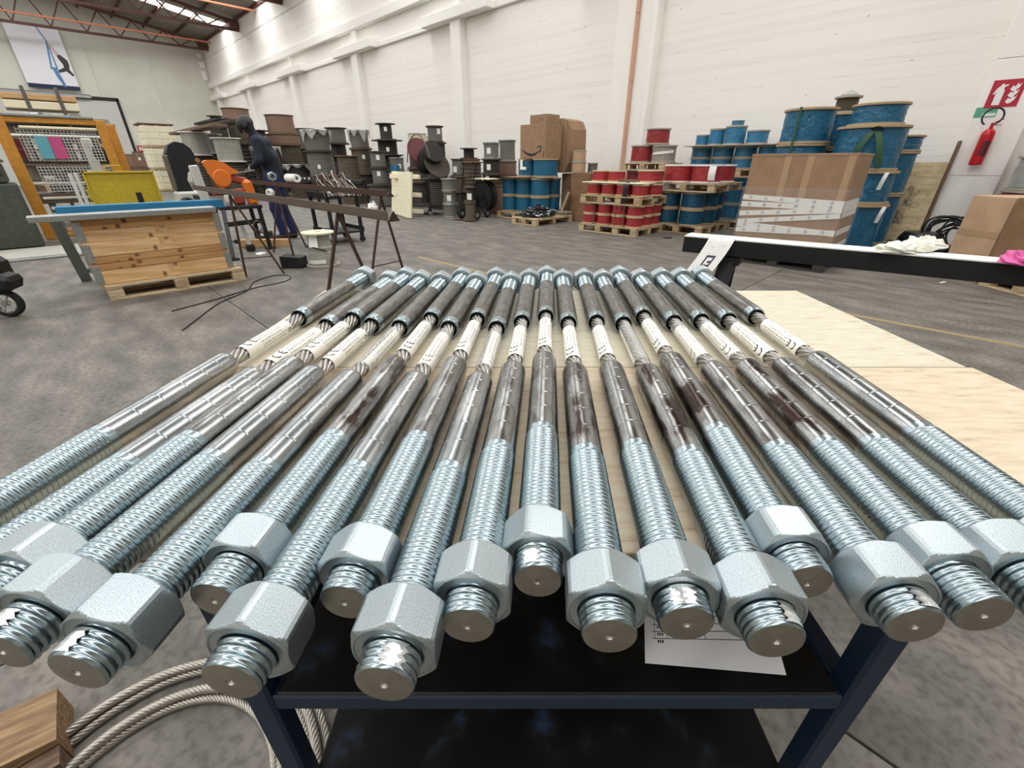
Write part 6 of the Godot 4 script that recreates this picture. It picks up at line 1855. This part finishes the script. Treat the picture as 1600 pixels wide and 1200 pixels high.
# ------------------------------------------------------------------ the worker
# bones: [a, b, radius at a, radius at b, colour]; all are blended into one skin by a smooth minimum
func skin(st: SurfaceTool, bones: Array, cell: float, k: float):
	var lo = Vector3(1e9, 1e9, 1e9)
	var hi = -lo
	for b in bones:
		var m = maxf(b[2], b[3]) + cell * 2.0
		for p in [b[0], b[1]]:
			lo = lo.min(p - Vector3(m, m, m))
			hi = hi.max(p + Vector3(m, m, m))
	var n = Vector3i(((hi - lo) / cell).ceil()) + Vector3i.ONE
	var val := PackedFloat32Array()
	val.resize(n.x * n.y * n.z)
	val.fill(9.0)
	for b in bones:      # each bone only touches the cells near it
		var m = maxf(b[2], b[3]) + k * 1.5 + cell * 2.0
		var c0 = Vector3i(((b[0].min(b[1]) - Vector3(m, m, m) - lo) / cell).floor()).clamp(Vector3i.ZERO, n - Vector3i.ONE)
		var c1 = Vector3i(((b[0].max(b[1]) + Vector3(m, m, m) - lo) / cell).ceil()).clamp(Vector3i.ZERO, n - Vector3i.ONE)
		var ab: Vector3 = b[1] - b[0]
		var l2 = maxf(ab.length_squared(), 1e-9)
		for x in range(c0.x, c1.x + 1):
			for y in range(c0.y, c1.y + 1):
				for z in range(c0.z, c1.z + 1):
					var p = lo + Vector3(x, y, z) * cell
					var t = clampf((p - b[0]).dot(ab) / l2, 0.0, 1.0)
					var d = p.distance_to(b[0] + ab * t) - lerpf(b[2], b[3], t)
					var i = (x * n.y + y) * n.z + z
					var o = val[i]
					var h = clampf(0.5 + 0.5 * (o - d) / k, 0.0, 1.0)
					val[i] = lerpf(o, d, h) - k * h * (1.0 - h)
	var at = {}
	var verts = []
	var corner = [Vector3i(0, 0, 0), Vector3i(1, 0, 0), Vector3i(0, 1, 0), Vector3i(1, 1, 0), Vector3i(0, 0, 1), Vector3i(1, 0, 1), Vector3i(0, 1, 1), Vector3i(1, 1, 1)]
	var edges = [[0, 1], [2, 3], [4, 5], [6, 7], [0, 2], [1, 3], [4, 6], [5, 7], [0, 4], [1, 5], [2, 6], [3, 7]]
	for x in n.x - 1:
		for y in n.y - 1:
			for z in n.z - 1:
				var i0 = (x * n.y + y) * n.z + z
				var inside = 0
				var v = []
				for c in corner:
					var q = val[((x + c.x) * n.y + y + c.y) * n.z + z + c.z]
					v.append(q)
					if q < 0.0:
						inside += 1
				if inside == 0 or inside == 8:
					continue
				var s = Vector3.ZERO
				var m = 0
				for e in edges:
					if (v[e[0]] < 0.0) != (v[e[1]] < 0.0):
						s += Vector3(corner[e[0]]).lerp(Vector3(corner[e[1]]), v[e[0]] / (v[e[0]] - v[e[1]]))
						m += 1
				at[i0] = verts.size()
				verts.append(lo + (Vector3(x, y, z) + s / m) * cell)
	var nors = []
	var cols = []
	for p in verts:
		var best = 9.0
		var col = Color.WHITE
		var g = Vector3.ZERO
		for b in bones:
			var ab: Vector3 = b[1] - b[0]
			var t = clampf((p - b[0]).dot(ab) / maxf(ab.length_squared(), 1e-9), 0.0, 1.0)
			var c = b[0] + ab * t
			var d = p.distance_to(c) - lerpf(b[2], b[3], t)
			g += (p - c).normalized() * exp(-maxf(d, 0.0) / (k * 0.5))
			if d < best:
				best = d
				col = b[4]
		nors.append(g.normalized())
		cols.append(col.srgb_to_linear())
	for x in range(1, n.x - 1):
		for y in range(1, n.y - 1):
			for z in range(1, n.z - 1):
				var i = (x * n.y + y) * n.z + z
				var here = val[i] < 0.0
				for ax in 3:
					var st1 = [n.y * n.z, n.z, 1][ax]
					if (val[i + st1] < 0.0) == here:
						continue
					var s1 = [n.z, n.y * n.z, n.y * n.z][ax]
					var s2 = [1, 1, n.z][ax]
					var q = [at.get(i), at.get(i - s1), at.get(i - s1 - s2), at.get(i - s2)]
					if null in q:
						continue
					for f in [[0, 1, 2], [0, 2, 3]]:
						var a = q[f[0]]
						var b = q[f[1]]
						var c = q[f[2]]
						if (verts[b] - verts[a]).cross(verts[c] - verts[a]).dot(nors[a] + nors[b] + nors[c]) > 0.0:
							var w = b
							b = c
							c = w
						for j in [a, b, c]:
							st.set_color(cols[j])
							st.set_normal(nors[j])
							st.add_vertex(verts[j])
func build_person():
	var jacket = c8(24, 30, 46)
	var yoke = c8(34, 46, 66)
	var trousers = c8(24, 34, 78)
	var boots = c8(40, 34, 30)
	var glove = c8(96, 84, 74)
	var flesh = c8(160, 118, 98)
	var V = func(x, y, z): return Vector3(x, y, z)
	var bones = [
		[V.call(0.05, 0.96, 0.08), V.call(0.05, 0.96, -0.08), 0.13, 0.13, trousers],
		[V.call(0.06, 1.05, 0.0), V.call(0.04, 1.24, 0.0), 0.15, 0.15, jacket],
		[V.call(0.03, 1.28, 0.08), V.call(-0.02, 1.44, 0.11), 0.13, 0.105, jacket],
		[V.call(0.03, 1.28, -0.08), V.call(-0.02, 1.44, -0.11), 0.13, 0.105, jacket],
		[V.call(-0.02, 1.5, 0.17), V.call(-0.02, 1.5, -0.17), 0.085, 0.085, yoke],
		[V.call(-0.04, 1.54, 0.0), V.call(-0.11, 1.61, 0.0), 0.075, 0.068, jacket],
		[V.call(-0.16, 1.68, 0.0), V.call(-0.17, 1.76, 0.0), 0.088, 0.092, c8(22, 22, 24)],
		[V.call(-0.2, 1.66, 0.0), V.call(-0.16, 1.63, 0.0), 0.068, 0.06, flesh],
		# arms
		[V.call(-0.02, 1.5, 0.2), V.call(-0.01, 1.23, 0.27), 0.072, 0.056, jacket],
		[V.call(-0.01, 1.23, 0.27), V.call(-0.21, 1.11, 0.2), 0.056, 0.042, jacket],
		[V.call(-0.02, 1.5, -0.2), V.call(-0.08, 1.24, -0.26), 0.072, 0.056, jacket],
		[V.call(-0.08, 1.24, -0.26), V.call(-0.27, 1.12, -0.15), 0.056, 0.042, jacket],
		# legs
		[V.call(0.05, 0.93, 0.1), V.call(0.0, 0.52, 0.13), 0.105, 0.075, trousers],
		[V.call(0.0, 0.52, 0.13), V.call(0.05, 0.13, 0.14), 0.074, 0.062, trousers],
		[V.call(0.05, 0.93, -0.1), V.call(0.04, 0.52, -0.14), 0.105, 0.075, trousers],
		[V.call(0.04, 0.52, -0.14), V.call(0.12, 0.13, -0.16), 0.074, 0.062, trousers],
		[V.call(0.06, 0.07, 0.14), V.call(0.05, 0.05, 0.14), 0.055, 0.05, boots],
		[V.call(0.04, 0.05, 0.14), V.call(-0.15, 0.042, 0.17), 0.05, 0.04, boots],
		[V.call(0.13, 0.07, -0.16), V.call(0.12, 0.05, -0.16), 0.055, 0.05, boots],
		[V.call(0.11, 0.05, -0.16), V.call(-0.08, 0.042, -0.19), 0.05, 0.04, boots],
	]
	var st = begin()
	skin(st, bones, 0.016, 0.035)
	for hd in [[Vector3(-0.21, 1.11, 0.2), 1.0], [Vector3(-0.27, 1.12, -0.15), -1.0]]:
		var o: Vector3 = hd[0]
		var sd = hd[1]
		var f = Vector3(-0.9, -0.35, -0.25 * sd).normalized()
		var sdv = Vector3(0, 0, 1)
		var up = sdv.cross(f).normalized() * -1.0
		var hb = [[o - f * 0.03, o + f * 0.02, 0.038, 0.03, glove], [o + f * 0.02, o + f * 0.075, 0.026, 0.026, glove], [o + f * 0.03 + sdv * 0.018, o + f * 0.075 + sdv * 0.022, 0.02, 0.018, glove], [o + f * 0.03 - sdv * 0.018, o + f * 0.075 - sdv * 0.022, 0.02, 0.018, glove]]
		for k in 4:
			var b0 = o + f * (0.082 - 0.004 * absf(k - 1.4)) + sdv * (-0.03 + k * 0.02)
			var b1 = b0 + f * (0.034 - 0.004 * absf(k - 1.4)) - Vector3(0, 0.012, 0)
			var b2 = b1 + f * 0.004 - Vector3(0, 0.03, 0)
			hb.append([b0, b1, 0.0105, 0.0098, glove])
			hb.append([b1, b2, 0.0098, 0.0085, glove])
		var th = o + f * 0.03 - sdv * 0.035 * sd
		hb.append([th, th + f * 0.035 - sdv * 0.02 * sd - Vector3(0, 0.02, 0), 0.014, 0.011, glove])
		hb.append([th + f * 0.035 - sdv * 0.02 * sd - Vector3(0, 0.02, 0), th + f * 0.06 - sdv * 0.008 * sd - Vector3(0, 0.035, 0), 0.011, 0.0095, glove])
		skin(st, hb, 0.006, 0.008)
	var m = mat("worker_cloth", Color.WHITE, 0.85)
	m.vertex_color_use_as_albedo = true
	var t = thing("person", "person in dark navy workwear and black face shield working at the orange saw", "person", Vector3(-4.02, 0.0, -7.9), 0.12)
	part(t, "body", st.commit(), m)
	# black helmet shield
	var n = 18
	st = begin()
	var P = func(i, j):
		var a = PI * 0.5 + TAU * i / n
		var b = lerpf(-0.75, PI / 2, j / 9.0)
		var front = maxf(0.0, -cos(a))
		var drop = 0.06 * front * (1.0 - j / 9.0)
		return Vector3(-0.185 + cos(a) * cos(b) * (0.115 + 0.03 * front), 1.755 + sin(b) * 0.12 - drop, sin(a) * cos(b) * 0.115)
	for j in 9:
		for i in n:
			if j < 3 and cos(PI * 0.5 + TAU * (i + 0.5) / n) > 0.35:
				continue
			quad(st, P.call(i, j), P.call(i + 1, j), P.call(i + 1, j + 1), P.call(i, j + 1), ((P.call(i, j) + P.call(i + 1, j + 1)) * 0.5 - Vector3(-0.185, 1.74, 0)).normalized())
	part(t, "face_shield", st.commit(), M.black)
	part(t, "ear_muff", lathe("muff", [Vector2(0.001, -0.02), Vector2(0.035, -0.02), Vector2(0.04, 0.0), Vector2(0.03, 0.02), Vector2(0.001, 0.022)], 18), M.black, Vector3(-0.16, 1.72, 0.115), Vector3(PI / 2, 0, 0))
	part(t, "ear_muff", lathe("muff", [], 18), M.black, Vector3(-0.16, 1.72, -0.115), Vector3(-PI / 2, 0, 0))
	part(t, "cuff", lathe("cuff", [Vector2(0.036, -0.03), Vector2(0.046, -0.03), Vector2(0.046, 0.03), Vector2(0.036, 0.03)], 18), M.grey_paint, Vector3(-0.19, 1.125, 0.208), Vector3(0, 0.3, 1.05))

# ------------------------------------------------------------------
func build_view():
	var cam := Camera3D.new()
	cam.name = "camera"
	add_child(cam)
	cam.position = Vector3(0, HC, 0)
	cam.rotation.x = -PITCH
	cam.fov = rad_to_deg(2.0 * atan(600.0 / FOC))
	cam.near = 0.03
	cam.far = 200.0
	cam.current = true
	var we := WorldEnvironment.new()
	we.name = "surroundings"
	var e := Environment.new()
	e.background_mode = Environment.BG_SKY
	var sky := Sky.new()
	var sm := ProceduralSkyMaterial.new()
	sm.sky_top_color = Color(0.62, 0.72, 0.86)
	sm.sky_horizon_color = Color(0.82, 0.86, 0.9)
	sm.ground_bottom_color = Color(0.5, 0.5, 0.48)
	sm.ground_horizon_color = Color(0.82, 0.86, 0.9)
	sky.sky_material = sm
	e.sky = sky
	e.tonemap_mode = Environment.TONE_MAPPER_LINEAR
	e.tonemap_exposure = EXPOSURE
	e.sdfgi_enabled = true
	e.ssao_enabled = true
	e.ssil_enabled = true
	we.environment = e
	add_child(we)
	build_daylight()
const EXPOSURE := 1.28

func _ready():
	rng.seed = 20
	build_view()
	make_materials()
	make_unit_shapes()
	make_kinds()
	build_hall()
	build_cart()
	build_rods()
	build_goods()
	build_heap()
	build_workshop()
	build_person()
	build_signs()
	build_rail()
	build_near()
